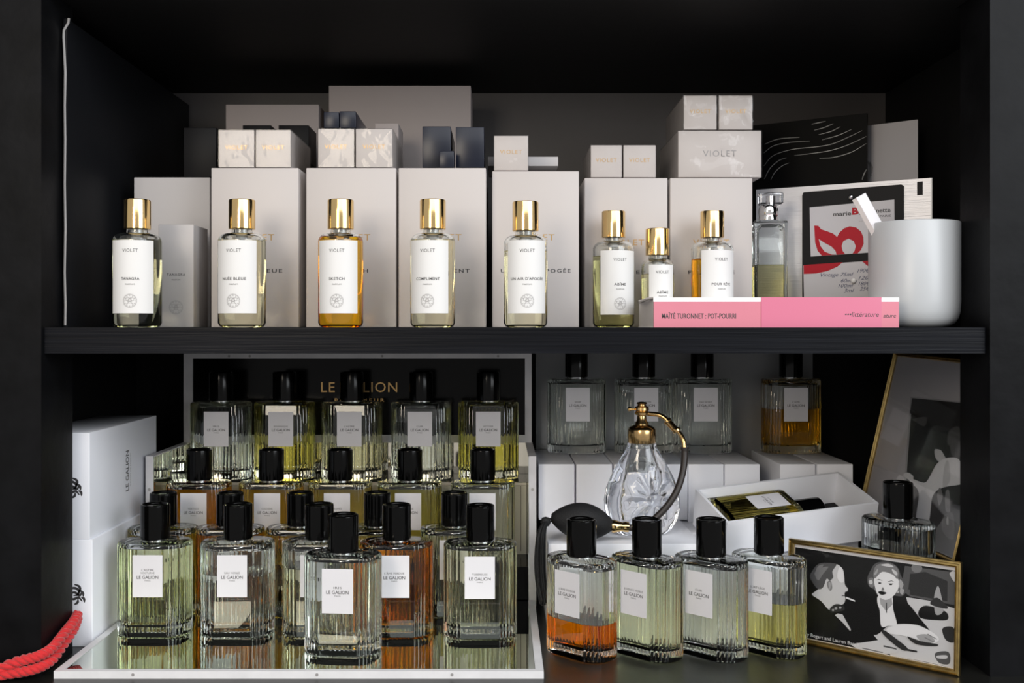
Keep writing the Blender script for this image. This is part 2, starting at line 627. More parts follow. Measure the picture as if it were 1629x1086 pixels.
for px, c, t, lb in ((317, AMBER, 'VERTIGO', 'amber fluted bottle at the white carton end of the lower case step'),
                     (432, YELLOW, 'COLOGNE', 'golden yellow fluted bottle beside the amber one on the lower case step'),
                     (541, PYEL, 'BRUMES', 'straw yellow fluted bottle in the middle of the lower case step'),
                     (652, OLIVE, 'LA ROSE', 'olive yellow fluted bottle beside the colourless end bottle on the lower case step'),
                     (768, CLEAR, 'WHIP', 'colourless fluted bottle at the atomizer end of the lower case step')):
    fluted_bottle(lb, bx(px, 110), 110, UP2 + .02, 0, c, 8.2, t, MG)
BG = 'fluted bottles on the upper case step'
UP3 = EYE - 17.84
for px, c, l, t, lb in ((352, CLEAR, 8.3, 'IRIS', 'first fluted bottle counting from the white cartons on the dark upper step, nearly colourless'),
                        (453, OLIVE, 8.3, 'BOURRASQUE', 'yellow-green fluted bottle second from the white cartons on the dark upper step'),
                        (560, PALE, 8.3, "L'ASTRE", 'middle fluted bottle of the five before the black lettered panel'),
                        (670, CLEAR, 6.6, 'CUIR', 'fluted bottle with lowered liquid line, fourth from the white cartons on the upper step'),
                        (777, OLIVE, 8.3, 'VETYVER', 'yellow-green fluted bottle at the atomizer end of the dark upper step')):
    fluted_bottle(lb, bx(px, 117), 117, UP3 + .02, 0, c, l, t, BG)
RG = 'angled fluted bottles on the counter'
for px, c, l, t, lb in ((925, ORANGE, 3.3, "L'ÂME PERDUE", 'angled fluted bottle with a little orange liquid, on the counter beside the tray'),
                        (1029, PG, 8.3, 'ESSENCE NOBLE', 'angled fluted bottle full of pale green liquid on the black counter'),
                        (1131, CLEAR, 8.2, 'CUIR', 'angled fluted bottle of colourless liquid between the green and yellow ones on the counter'),
                        (1223, OLIVE, 4.9, 'SORTILÈGE', 'angled fluted bottle half full of yellow liquid beside the small gold frame')):
    zr = 93.2 if px == 1223 else 92.3
    fluted_bottle(lb, bx(px, zr), zr, 0, -43, c, l, t, RG)
CG = 'fluted bottles standing on the row of small white cartons'
UPB = EYE - 15.28
for px, c, l, t, lb in ((917, CLEAR, 8.3, 'WHIP', 'clear fluted bottle on the cartons next to the black lettered panel'),
                        (1024, CLEAR, 7.2, 'LA ROSE', 'clear fluted bottle, liquid line lowered, on the cartons directly behind the atomizer top'),
                        (1117, CLEAR, 8.3, 'EAU NOBLE', 'clear fluted bottle on the cartons behind the curved atomizer hose'),
                        (1258, (1.0, 0.80, 0.30), 5.3, "L'ÂME", 'fluted bottle half full of dark amber liquid on the separate pair of cartons')):
    fluted_bottle(lb, bx(px, 120.6), 120.6, UPB, 0, c, l, t, CG)

# ------------------------------------------------------------------ tray and case
tray = thing('mirror_tray', 'flat mirrored tray with a white rim under the rows of fluted bottles', 'tray', -17.3, 96.5, 0)
TX0, TX1, TY0, TY1 = -21.0, 21.08, -11.0, 11.1
put('base_plate', joined_boxes('base_plate', [(TX0 + .7, TX1 - .7, TY0 + .55, TY1 - .2, 0, TR - 0.1)], M['blackgloss']), tray)
put('mirror', joined_boxes('mirror', [(TX0 + .72, TX1 - .72, TY0 + .75, TY1 - .2, TR - 0.1, TR)], M['mirror']), tray)
put('rim', joined_boxes('rim', [(TX0, TX1, TY0, TY0 + .55, 0, TR + .06)], M['trayedge']), tray)
put('rim', joined_boxes('rim', [(TX0, TX0 + .7, TY0 + .55, TY1, 0, TR + .06)], M['trayedge']), tray)
put('rim', joined_boxes('rim', [(TX1 - .7, TX1, TY0 + .55, TY1, 0, TR + .06)], M['trayedge']), tray)
for x in (-14.2, 1.6, 13.2):
    put('screw', closed_lathe([(0.0, 0), (0.14, 0), (0.14, 0.05), (0, 0.05)], 12, M['greyink']), tray, (x, TY0 + .03, .35), (math.pi / 2, 0, 0))

case = thing('display_case', 'stepped display case with white edges, mirrored sides and two black steps', 'display case', -17.2, 107.7, 0)
CX0, CX1 = -21.1, 21.15           # local x of the outer sides
CH = EYE - 14.1
for x0, x1 in ((CX0, CX0 + .8), (CX1 - .8, CX1)):
    sp = put('side_panel', joined_boxes('side_panel', [(x0, x1, 0, 13.0, 0, CH)], M['caseedge']), case)
    xi = x1 if x0 < 0 else x0
    put('mirror', joined_boxes('mirror', [(xi - (0 if x0 < 0 else .05), xi + (.05 if x0 < 0 else 0),   .12, 12.4, .3, CH - .12)], M['mirror']), sp)
    put('screw', closed_lathe([(0.0, 0), (0.16, 0), (0.16, 0.04), (0, 0.04)], 12, M['plastic']), sp, ((x0 + x1) / 2, -0.01, CH - 3.6), (math.pi / 2, 0, 0))
put('lower_step', joined_boxes('lower_step', [(CX0 + .86, CX1 - .86, 0.05, 5.9, 0, UP2)], M['blackgloss']), case)
us = put('upper_step', joined_boxes('upper_step', [(CX0 + .86, CX1 - .86, 5.95, 12.3, 0, UP3)], M['blackgloss']), case)
put('cream_front', joined_boxes('cream_front', [(CX0 + .9, CX1 - .9, 5.87, 5.95, UP2 + .02, UP3 - .05)], M['beige']), us)
put('thin_border', joined_boxes('thin_border', [(CX0 + .95, CX1 - .95, 5.82, 5.88, UP3 - .42, UP3 - .34), (CX1 - 1.6, CX1 - 1.5, 5.82, 5.88, UP2 + .4, UP3 - .34),
                                                    (CX0 + 1.5, CX0 + 1.6, 5.82, 5.88, UP2 + .4, UP3 - .34)], M['taupe']), us)
put('back_panel', joined_boxes('back_panel', [(CX0 + .8, CX1 - .8, 12.45, 13.0, 0, CH)], M['mirrordark']), case)
# black lettered lid standing upright
LH = 10.75
lid = put('lid', joined_boxes('lid', [(CX0 + .9, CX1 - .9, 12.8, 13.4, CH + .8, CH + LH - .6)], M['blackgloss']), case)
put('lid_frame', joined_boxes('lid_frame', [(CX0 + .1, CX1 - .1, 12.6, 14.2, CH, CH + .9)], M['caseedge']), lid)
put('lid_frame', joined_boxes('lid_frame', [(CX0 + .1, CX1 - .1, 12.6, 14.2, CH + LH - .6, CH + LH)], M['caseedge']), lid)
put('lid_frame', joined_boxes('lid_frame', [(CX0 + .1, CX0 + 1.2, 12.6, 14.2, CH + .9, CH + LH - .6)], M['caseedge']), lid)
put('lid_frame', joined_boxes('lid_frame', [(CX1 - .9, CX1 - .1, 12.6, 14.2, CH + .9, CH + LH - .6)], M['caseedge']), lid)
put('lettering', text_mesh('LE GALION', 1.75, M['goldfoil'], 1.1, width=9.2), lid, (.2, 12.78, EYE - 7.5))
put('lettering', text_mesh('PARFUMEUR', 0.55, M['goldfoil'], 1.4, width=6.0), lid, (.2, 12.78, EYE - 9.0))
for x in (-15.5, -13, 3, 17):
    put('screw', closed_lathe([(0.0, 0), (0.15, 0), (0.15, 0.04), (0, 0.04)], 10, M['greyink']), lid, (x, 12.59, CH + LH - .3), (math.pi / 2, 0, 0))

# ------------------------------------------------------------------ white cartons by the tray
CREST = [[(-.9, .1), (-.5, .5), (-.1, .55), (.25, .25), (.1, -.1), (-.3, -.15)], [(-.2, .9), (.2, .75), (.35, .45), (.15, .1)],
         [(-.8, -.35), (-.3, -.5), (.2, -.35), (.55, -.7)], [(.3, .35), (.6, .1), (.65, -.25)], [(-.6, -.05), (-.2, .15), (.3, -.15), (.5, .15)],
         [(.15, -.5), (.1, -.8), (-.2, -1.0)], [(.45, -.3), (.7, -.45), (.75, -.8)], [(-.45, .75), (-.6, .3), (-.4, -.1)]]
for up, h, rx, lab in ((0, 10.13, -38.45, 'lower of the two stacked white cartons beside the mirrored tray'),
                       (10.14, 10.06, -38.72, 'upper of the two stacked white cartons, with upright lettering on its long face')):
    w, d = 6.4, 18.3
    c = tag(put('white_carton', box_mesh(w, d, h, M['white'], 0.07), None, (rx - w / 2, 94 + d / 2, up)), lab, 'carton', 'stacked white cartons')
    cm = strips([spline([(a, b, 0) for a, b in l], 5) and [(p.x, p.y) for p in spline([(a, b, 0) for a, b in l], 5)] for l in CREST], 0.24, M['ink'])
    put('crest', cm, c, (w / 2 - 1.5, -d / 2 - .015, 4.9 if up else 5.0))
    if up:
        put('lettering', text_mesh('LE GALION', 1.15, M['ink'], 1.0, bold=.012, width=4.2), c, (w / 2 + .015, 0.4, 5.1), (0, math.radians(-90), math.radians(90)))
        put('lettering', text_mesh('MAISON DE PARFUM', 0.32, M['greyink'], 1.1, width=3.4), c, (w / 2 + .015, 1.25, 5.1), (0, math.radians(-90), math.radians(90)))

# ------------------------------------------------------------------ right hand side of the lower compartment
PL = EYE - 21.45
bxs = []
tag(put('flat_carton', box_mesh(15.2, 23.5, PL, M['white'], 0.08), None, (4.75 + 7.6, 98 + 11.75, 0)),
    'large flat white carton under the glass atomizer', 'carton', 'large flat white cartons')
tag(put('flat_carton', box_mesh(17.6, 17.5, PL - .25, M['white'], 0.08), None, (20.1 + 8.8, 104.6 + 8.75, 0)),
    'large flat white carton under the back edge of the open gift box', 'carton', 'large flat white cartons')
tag(put('flat_carton', box_mesh(17.3, 6.1, EYE - 23.42, M['white'], 0.08), None, (20.1 + 8.65, 98.1 + 3.05, 0)),
    'narrow white carton under the front edge of the open gift box', 'carton')
names = ['small white carton beside the display case, first of the row', 'small white carton second from the display case',
         'small white carton behind the atomizer body, third from the display case', 'small white carton behind the hose, fourth from the display case',
         'small white carton fifth from the display case, behind the gift box corner', 'small white carton sixth from the display case, last before the dark gap',
         'small white carton just past the dark gap, under the amber bottle', 'small white carton at the far end past the dark gap, beside the leaning frame']
for (a, b), lb in zip(((857, 914), (917, 974), (977, 1034), (1037, 1094), (1095, 1151), (1153, 1209), (1241, 1297), (1300, 1357)), names):
    x0, x1 = bx(a, 110), bx(b, 110)
    tag(put('small_carton', box_mesh(x1 - x0, 12.6, UPB - PL + (.25 if x0 > 19 else 0), M['white'], 0.07), None, ((x0 + x1) / 2, 110 + 6.3, PL - (.25 if x0 > 19 else 0))), lb, 'carton', 'row of small white cartons')

# open gift box, tipped towards the viewer, with a bottle lying in it
def fr(v):
    return Vector((v[0], v[1], -v[2]))


a_, yb, yc = 0.2368, 0.0730, -0.3070
Rz = Matrix(((math.cos(a_), -math.sin(a_), 0), (math.sin(a_), math.cos(a_), 0), (0, 0, 1)))
Ry = Matrix(((math.cos(yb), 0, math.sin(yb)), (0, 1, 0), (-math.sin(yb), 0, math.cos(yb))))
Rx = Matrix(((1, 0, 0), (0, math.cos(yc), -math.sin(yc)), (0, math.sin(yc), math.cos(yc))))
R3 = Rz @ Ry @ Rx
eL, eW, eU = fr(R3.col[0]), fr(R3.col[1]), -fr(R3.col[2])
ctr = Vector((29.556, 103.561, EYE - 19.549))
L_, W_, H_ = 16.87, 7.3, 4.16


def frame_matrix(ex, ey, ez, org):
    m = Matrix.Identity(4)
    for i, e in enumerate((ex, ey, ez)):
        for j in range(3):
            m[j][i] = e[j]
    for j in range(3):
        m[j][3] = org[j] * CM
    return m


gift = thing('gift_box', 'open white gift box tipped forward on flat cartons, holding a bottle', 'box', 0, 0, 0)
gift.matrix_world = frame_matrix(eL, eW, eU, ctr - eU * H_ / 2)
t_ = 0.28
put('side_wall', joined_boxes('w', [(-L_ / 2, L_ / 2, -W_ / 2, -W_ / 2 + t_, 0, H_)], M['white']), gift)
put('side_wall', joined_boxes('w', [(-L_ / 2, L_ / 2, W_ / 2 - t_, W_ / 2, 0, H_)], M['white']), gift)
put('end_wall', joined_boxes('w', [(-L_ / 2, -L_ / 2 + t_, -W_ / 2 + t_, W_ / 2 - t_, 0, H_)], M['white']), gift)
put('end_wall', joined_boxes('w', [(L_ / 2 - t_, L_ / 2, -W_ / 2 + t_, W_ / 2 - t_, 0, H_)], M['white']), gift)
put('bottom', joined_boxes('w', [(-L_ / 2 + t_, L_ / 2 - t_, -W_ / 2 + t_, W_ / 2 - t_, 0, t_)], M['white']), gift)
put('black_insert', joined_boxes('w', [(-L_ / 2 + t_ + .05, L_ / 2 - t_ - .05, -W_ / 2 + t_ + .02, W_ / 2 - t_ - .02, t_, t_ + .35)], M['blackcard']), gift)
lying = fluted_bottle('fluted bottle of olive liquid lying inside the open white gift box', 0, 0, 0, 0, PYEL, 8.3, 'LA ROSE', None)
# bottle height runs along the box, its label faces up out of the box
sc = 0.94
lying.matrix_world = frame_matrix(-eW * sc, -eU * .74, eL * sc, ctr + eU * (-H_ / 2 + t_ + .4 + 1.62) + eL * (-L_ / 2 + 0.9))

# lone bottle behind the small frame
lone = thing('tall_fluted_bottle', 'clear fluted bottle with square black cap standing behind the small gold picture frame', 'bottle', 38.1, 95.3, 0, -57)
H2 = 11.9


def tall_glass():
    outer = loft([fl_ring(0.22, 0), fl_ring(0.06, 0.06), fl_ring(0, 0.2), fl_ring(0, H2 - 0.32), fl_ring(0.05, H2 - 0.17), fl_ring(0.2, H2 - 0.06), fl_ring(0.9, H2)])
    return new_mesh('tall_glass', *join(outer, loft([cavity_ring(z) for z in (9.02, 9.5, 11.2)], flip=True)), M['glass'], 24)


put('glass', tall_glass(), lone)
put('liquid', new_mesh('perfume', *loft([cavity_ring(z) for z in (1, 1.3, 9.0)]), liquid_mat(CLEAR), 40), lone)
put('collar', COLLAR_ME, lone, (0, 0, H2))
put('cap', CAP_ME, lone, (0, 0, H2 + .12))

# ------------------------------------------------------------------ atomizer
AX, AZ = bx(1021, 102.5), 102.5
ato = thing('perfume_atomizer', 'clear pressed glass atomizer with flower relief, brass top and black squeeze bulb', 'atomizer', AX, AZ, PL + .02)
FB = [(0.0, 2.2), (0.15, 2.55), (0.6, 3.1), (1.5, 3.6), (2.6, 3.88), (3.6, 3.92), (4.8, 3.7), (6.0, 3.2), (7.2, 2.55), (8.2, 1.95), (8.9, 1.55), (9.5, 1.42)]


def egg_r(h):
    for (a, ra), (b, rb) in zip(FB, FB[1:]):
        if h <= b:
            t = (h - a) / (b - a)
            return ra + (rb - ra) * t
    return FB[-1][1]


def petal(dx, dz):
    r = math.hypot(dx, dz)
    ph = math.atan2(dz, dx) + 0.25
    if r < 0.72:
        return 0.42 * math.sqrt(max(0, 1 - (r / 0.72) ** 2)) - 0.05
    lob = (0.5 + 0.5 * math.cos(7 * ph)) ** 0.7
    win = max(0.0, min(1.0, (r - 0.72) / 0.3)) * max(0.0, min(1.0, (3.3 - r) / 0.6))
    groove = -0.26 * math.exp(-((math.cos(3.5 * ph)) / 0.22) ** 2) * 0
    return win * (0.55 * lob ** 1.6 - 0.10 - 0.22 * math.exp(-(math.sin(3.5 * ph) / 0.16) ** 2) * min(1, r / 1.8))


def atomizer_glass():
    n, rings = 120, []
    hs = [0, .08, .2, .4] + [0.6 + k * 0.14 for k in range(int(8.9 / 0.14) + 1)]
    for h in hs:
        R = egg_r(h)
        ring = []
        for k in range(n):
            a = 2 * math.pi * k / n
            x, y = R * math.cos(a), R * math.sin(a)
            fl = 0.55 + 0.45 * max(0, (h - 6.5) / 3.0) if h > 6.5 else 0.55
            y *= fl
            if 0.5 < h < 8.6:
                d = petal(x - 1.05 * 0.9, h - 3.9) if y < 0 else 0.0
                face = max(0.0, min(1.0, (abs(math.sin(a)) - 0.25) / 0.45))
                face = face * face * (3 - 2 * face) * 0.8
                y += (-d if y < 0 else d) * face
            ring.append((x, y, h))
        rings.append(ring)
    inner = [[(x * .55 * egg_r(h) / 1, y * .33 * egg_r(h), h) for x, y in [(math.cos(2 * math.pi * k / 40), math.sin(2 * math.pi * k / 40)) for k in range(40)]]
             for h in (1.3, 1.5, 2.5, 4, 5.5, 7, 8.3, 9.2)]
    return new_mesh('atomizer_glass', *join(loft(rings), loft(inner, flip=True)), M['crystal'], 60)


put('glass_body', atomizer_glass(), ato)
hw = put('brass_top', closed_lathe([(0, 9.4), (1.38, 9.4), (1.42, 9.45), (1.42, 10.75), (1.36, 10.9), (1.1, 11.1), (.72, 11.25), (.66, 11.5), (.5, 11.7), (.46, 12.2), (.7, 12.3),
                                    (.74, 12.5), (.6, 12.65), (.74, 12.75), (.72, 13.05), (.45, 13.2), (.42, 13.35), (.55, 13.42), (.5, 13.55), (.2, 13.62), (0, 13.62)], 40, M['brass'], 40), ato)
put('finial', new_mesh('finial', *tube([(-.5, 0, 12.85), (-1.0, 0, 12.85), (-1.1, 0, 12.85), (-1.25, 0, 12.85), (-1.4, 0, 12.85), (-1.5, 0, 12.85)], [.12, .12, .2, .25, .2, .05], 12), M['brass'], 60), hw)


def loc(px, py, z):
    p = at(px, py, z)
    return (p.x - AX, p.y - AZ, p.z - PL)


arm = [loc(1030, 658, 102.5), loc(1048, 660, 102.3), loc(1060, 667, 102), loc(1070, 678, 101.6), loc(1080, 688, 101.2), loc(1087, 700, 100.8), loc(1089, 720, 100.5)]
put('curved_pipe', new_mesh('pipe', *tube(spline(arm, 6), 0.24, 12), M['brass'], 60), ato)
put('pipe_joint', new_mesh('joint', *tube([loc(1061, 669, 101.95), loc(1063, 671, 101.9), loc(1064.5, 673, 101.85), loc(1074, 683, 101.4), loc(1076, 684.5, 101.35), loc(1078, 687, 101.3)],
                                          [.42, .44, .36, .36, .46, .40], 14), M['brass'], 40), ato)
hose = [loc(1089, 712, 100.6), loc(1089, 728, 100.4), loc(1086, 752, 100), loc(1077, 780, 99.5), loc(1062, 804, 99.2), loc(1044, 823, 99), loc(1028, 836, 98.9), loc(1012, 840, 98.8), loc(1000, 839, 98.8)]
hp = spline(hose, 6)
put('hose', new_mesh('hose', *tube(hp, [.42] * 2 + [.34] * (len(hp) - 2), 12), M['hose'], 60), ato)
put('bulb_fitting', new_mesh('fit', *tube([loc(973, 837, 98.8), loc(976, 837, 98.8), loc(980, 837.3, 98.8), loc(990, 838, 98.8), loc(994, 838, 98.8), loc(1000, 838.5, 98.8)],
                                          [.62, .66, .60, .46, .52, .50], 16), M['gold'], 40), ato)
bpts, brad = [], []
for k in range(17):
    t = k / 16
    bpts.append(loc(877 + (976 - 877) * t, 823 + 13 * t, 98.8))
    brad.append(max(0.25, 1.84 * math.sin(math.pi * (0.04 + 0.92 * t)) ** 0.75))
put('squeeze_bulb', new_mesh('bulb', *tube(bpts, brad, 32), M['rubber'], 70), ato)
tp = []
tas = []
for k in range(60):
    a, rr = random.uniform(0, 6.28), math.sqrt(random.random())
    tx, tz = 8.5 * rr * math.cos(a), 0.5 * rr * math.sin(a)
    e = random.uniform(-8, 8)
    pth = [loc(876, 825, 98.6), loc(867 + tx * .4, 832, 98 + tz), loc(861 + tx * .8, 850, 97 + tz), loc(859 + tx, 885, 96.8 + tz), loc(860 + tx, 920, 96.8 + tz), loc(866 + tx * .9, 955 + e, 96.8 + tz)]
    tas.append(tube(spline(pth, 3), 0.1, 5))
put('tassel', new_mesh('tassel', *join(*tas), M['rubber'], 80), ato)
put('tassel_knot', closed_lathe([(0, -.5), (.35, -.4), (.55, 0), (.35, .4), (0, .5)], 16, M['rubber'], 80), ato, loc(868, 830, 98.2))

# ------------------------------------------------------------------ framed pictures
def frame_bars(w, h, bw, th, m, parent):
    """four mitred bars with a stepped moulding; local x right, z up, facing -y"""
    for k in range(4):
        L = w if k % 2 == 0 else h
        prof = [(0, 0), (0, -th), (bw * .25, -th * 1.15), (bw * .4, -th * .8), (bw * .7, -th * .8), (bw * .85, -th), (bw, -th * .7), (bw, 0)]
        v, f = [], []
        for sgn in (-1, 1):
            for o, y in prof:
                v.append((sgn * (L / 2 - o), y, o))
        n = len(prof)
        for i in range(n):
            j = (i + 1) % n
            f.append((i, j, j + n, i + n))
        f += [tuple(range(n)), tuple(range(2 * n - 1, n - 1, -1))]
        me = new_mesh('bar', v, f, m)
        recalc(me)
        o = put('frame_bar', me, parent)
        o.matrix_local = Matrix.Translation((0, 0, h / 2 * CM)) @ Matrix.Rotation(math.pi / 2 * k, 4, 'Y') @ Matrix.Translation((0, 0, -(h if k % 2 == 0 else w) / 2 * CM))


def print_mesh(polys, w, h, off=0.004):
    """flat printed picture: polygons in 0..1 coordinates (u right, v down) with tone index"""
    v, f, fm = [], [], []
    for i, (tone, pts) in enumerate(polys):
        n = len(v)
        v += [((u - .5) * w, -off * (i + 1) * 0.25, (1 - vv) * h) for u, vv in pts]
        f.append(tuple(range(n, n + len(pts))))
        fm.append(tone)
    return new_mesh('print', v, f, [M['p%d' % i] for i in range(7)], None, fm)


def zz(pts):                                   # pixel of a close view of the small photo -> u, v
    out = []
    for x, y in pts:
        u = (x - 222) / 915.0
        t, b = 332 + 103 * u, 835 + 180 * u
        out.append((min(1, max(0, u)), min(1, max(0, (y - t) / (b - t)))))
    return out


def smooth_poly(pts, per=4):
    P = [Vector((a, b, 0)) for a, b in pts]
    n = len(P)
    out = []
    for i in range(n):
        a, b, c, d = P[i - 1], P[i], P[(i + 1) % n], P[(i + 2) % n]
        for k in range(per):
            t = k / per
            q = 0.5 * ((2 * b) + (c - a) * t + (2 * a - 5 * b + 4 * c - d) * t * t + (3 * b - a - 3 * c + d) * t ** 3)
            out.append((q.x, q.y))
    return out


def blob(tone, pts):
    return (tone, zz(smooth_poly(pts)))


def hard(tone, pts):
    return (tone, zz(pts))


def ell(tone, cx, cy_, rx, ry, n=16):
    return (tone, zz([(cx + rx * math.cos(6.2832 * k / n), cy_ + ry * math.sin(6.2832 * k / n)) for k in range(n)]))


photo = [hard(0, [(222, 300), (1137, 400), (1137, 1040), (222, 860)]),
         hard(2, [(870, 420), (1137, 445), (1137, 640), (900, 600), (850, 560)]), hard(1, [(900, 470), (980, 450), (1100, 500), (1100, 620), (900, 590)]),
         ell(3, 935, 430, 30, 28), hard(1, [(900, 465), (975, 460), (990, 560), (890, 560)]), blob(5, [(1110, 450), (1137, 440), (1137, 500), (1120, 480)]),
         hard(5, [(880, 605), (1000, 620), (1137, 660), (1137, 1020), (1000, 985), (800, 950), (700, 830), (800, 760), (930, 760), (900, 680)]),
         blob(1, [(1075, 790), (1100, 770), (1137, 780), (1137, 860), (1095, 850)]), blob(0, [(950, 680), (990, 650), (1090, 680), (1105, 725), (1060, 735), (960, 725)]),
         blob(4, [(1030, 600), (1050, 530), (1070, 600), (1080, 680), (1040, 700)]), blob(1, [(1010, 640), (1045, 600), (1100, 650), (1090, 665)]),
         blob(2, [(1040, 930), (1110, 920), (1115, 990), (1060, 985)]), blob(5, [(1050, 945), (1100, 940), (1100, 960), (1055, 960)]),
         # man in profile
         blob(0, [(335, 590), (430, 640), (500, 720), (560, 800), (575, 850), (575, 900), (280, 845), (280, 640)]),
         blob(5, [(345, 590), (400, 560), (450, 600), (500, 640), (480, 680), (440, 690), (390, 640), (335, 605)]),
         blob(5, [(480, 425), (515, 450), (525, 490), (530, 540), (548, 565), (545, 580), (532, 585), (530, 605), (535, 625), (522, 655), (470, 665), (430, 620), (400, 560), (420, 490), (450, 440)]),
         blob(2, [(330, 470), (370, 425), (440, 418), (478, 426), (455, 465), (460, 500), (440, 520), (420, 510), (400, 560), (370, 570), (340, 540), (318, 500)]),
         blob(3, [(345, 480), (380, 450), (430, 440), (400, 480), (370, 520)]), blob(3, [(425, 530), (445, 520), (455, 560), (445, 580), (428, 560)]),
         hard(1, [(500, 500), (525, 495), (522, 503), (500, 508)]), ell(0, 515, 513, 7, 4), hard(2, [(515, 603), (531, 604), (531, 609), (512, 609)]),
         hard(6, [(540, 612), (592, 632), (592, 640), (538, 622)]),
         blob(1, [(445, 680), (480, 655), (525, 665), (530, 690), (490, 700), (450, 705)]), ell(4, 480, 680, 9, 7), ell(4, 505, 676, 8, 7), ell(4, 463, 690, 7, 6),
         hard(5, [(490, 710), (520, 715), (570, 800), (568, 812), (520, 760), (475, 720)]),
         # woman
         blob(0, [(720, 600), (690, 650), (670, 800), (720, 830), (800, 770), (940, 765), (1010, 800), (960, 730), (890, 640), (830, 600)]),
         blob(6, [(728, 600), (800, 600), (810, 680), (832, 770), (790, 775), (745, 780), (735, 690), (720, 640)]),
         hard(4, [(733, 615), (800, 610), (806, 650), (770, 690), (738, 650)]),
         blob(2, [(660, 510), (680, 450), (710, 410), (780, 400), (830, 430), (850, 480), (885, 540), (870, 590), (830, 600), (690, 560)]),
         blob(6, [(700, 510), (708, 470), (740, 455), (800, 470), (835, 500), (838, 550), (810, 600), (765, 625), (725, 600), (708, 560)]),
         blob(3, [(695, 470), (715, 420), (790, 410), (835, 445), (830, 500), (805, 475), (745, 460), (705, 500)]),
         blob(5, [(735, 420), (780, 412), (810, 430), (770, 428)]), blob(4, [(845, 500), (865, 530), (850, 560), (838, 530)]),
         blob(3, [(668, 505), (695, 500), (700, 545), (675, 550)]),
         hard(2, [(710, 512), (726, 503), (746, 510), (746, 513), (726, 507)]), hard(2, [(776, 517), (798, 509), (818, 520), (798, 513), (776, 520)]), ell(1, 732, 527, 9, 4), ell(1, 794, 533, 9, 4), ell(0, 733, 527, 4, 4), ell(0, 793, 533, 4, 4), hard(4, [(720, 519), (745, 521), (745, 523), (720, 522)]), hard(4, [(782, 525), (808, 525), (808, 528), (782, 528)]),
         blob(3, [(750, 550), (758, 568), (742, 570)]), blob(0, [(725, 578), (745, 574), (772, 584), (750, 596), (732, 590)]), ell(5, 835, 575, 4, 8),
         blob(4, [(432, 535), (440, 528), (449, 540), (446, 565), (438, 572)]), blob(6, [(505, 440), (520, 470), (525, 520), (505, 530), (485, 500), (490, 455)]),
         blob(3, [(365, 440), (400, 428), (385, 455), (355, 475)]), blob(2, [(335, 500), (350, 490), (360, 530), (345, 545)]), 
         blob(4, [(700, 480), (706, 460), (722, 440), (716, 470)]), blob(5, [(800, 440), (828, 460), (826, 480), (806, 462)]), blob(4, [(848, 555), (868, 560), (862, 590), (846, 580)]),
         blob(5, [(672, 515), (688, 510), (692, 530), (676, 535)]), blob(4, [(700, 550), (712, 580), (722, 598), (708, 575)]), hard(1, [(770, 640), (772, 700), (776, 700), (774, 640)]),
         # hands on the cloth
         blob(6, [(780, 790), (860, 765), (950, 770), (1030, 810), (1060, 850), (1010, 880), (940, 850), (860, 830), (790, 820)]),
         blob(4, [(940, 830), (1000, 820), (1040, 860), (980, 870)]), hard(3, [(1000, 815), (1050, 845), (1048, 849), (998, 820)]), hard(3, [(985, 835), (1035, 862), (1033, 866), (983, 840)]), hard(3, [(720, 880), (800, 900), (799, 904), (719, 885)]), hard(3, [(740, 905), (815, 918), (814, 922), (739, 910)]), blob(1, [(750, 800), (790, 820), (890, 900), (880, 920), (840, 900), (760, 830)]),
         blob(5, [(580, 890), (680, 870), (760, 860), (820, 890), (840, 930), (760, 940), (640, 920)]), hard(2, [(760, 890), (830, 905), (835, 915), (760, 900)]),
         blob(1, [(890, 835), (960, 860), (1050, 875), (1040, 888), (940, 880)]), hard(1, [(880, 905), (945, 918), (945, 928), (880, 918)]),
         hard(3, [(640, 905), (760, 930), (755, 936), (640, 912)])]
FW, FH = 15.6, 9.75
small = thing('picture_frame', 'small gold framed black and white photograph of two people at a table', 'picture', (27.9 + 39.95) / 2, (96.2 + 86.3) / 2, 0, -math.degrees(math.atan2(9.9, 12.05)))
small.rotation_euler[0] = math.radians(-3)
frame_bars(FW, FH, 0.5, 0.5, M['framegold'], small)
put('backing', joined_boxes('backing', [(-FW / 2 + .2, FW / 2 - .2, -.12, 0.05, .2, FH - .2)], M['blackcard']), small)
put('white_margin', joined_boxes('white_margin', [(-FW / 2 + .4, FW / 2 - .4, -.16, -.12, .4, FH - .4)], M['label']), small)
ph_ = put('photograph', print_mesh(photo, FW - 1.1, FH - 1.35), small, (0, -.165, .55))
put('caption', text_mesh('Humphrey Bogart and Lauren Bacall', 0.46, M['p6'], 1.0, width=6.6), ph_, (-4.3, -.08, .35))
put('glass_pane', joined_boxes('pane', [(-FW / 2 + .45, FW / 2 - .45, -.4, -.36, .45, FH - .45)], M['pane']), small)

# big frame leaning on the right side wall: its plane runs into depth and tips outwards
tb = Vector((44.8, 112, EYE - 3.0))
bb = Vector((40.55, 112, EYE - 21.9))
eZ = (tb - bb).normalized()
eX = Vector((2.65, -18.5, 0)).normalized()          # picture right = towards the viewer
eX = (eX - eZ * eX.dot(eZ)).normalized()
eY = eZ.cross(eX)
LHH, LWW = (tb - bb).length, 18.7
big = thing('leaning_picture_frame', 'large thin gold frame leaning on the side wall, showing a man in a white jacket', 'picture', 0, 0, 0)
big.matrix_world = frame_matrix(eX, eY, eZ, bb + eX * LWW / 2)
frame_bars(LWW, LHH, 0.45, 0.5, M['framegold'], big)
put('mat_board', joined_boxes('mat', [(-LWW / 2 + .3, LWW / 2 - .3, -.2, 0.1, .3, LHH - .3)], M['palecard']), big)


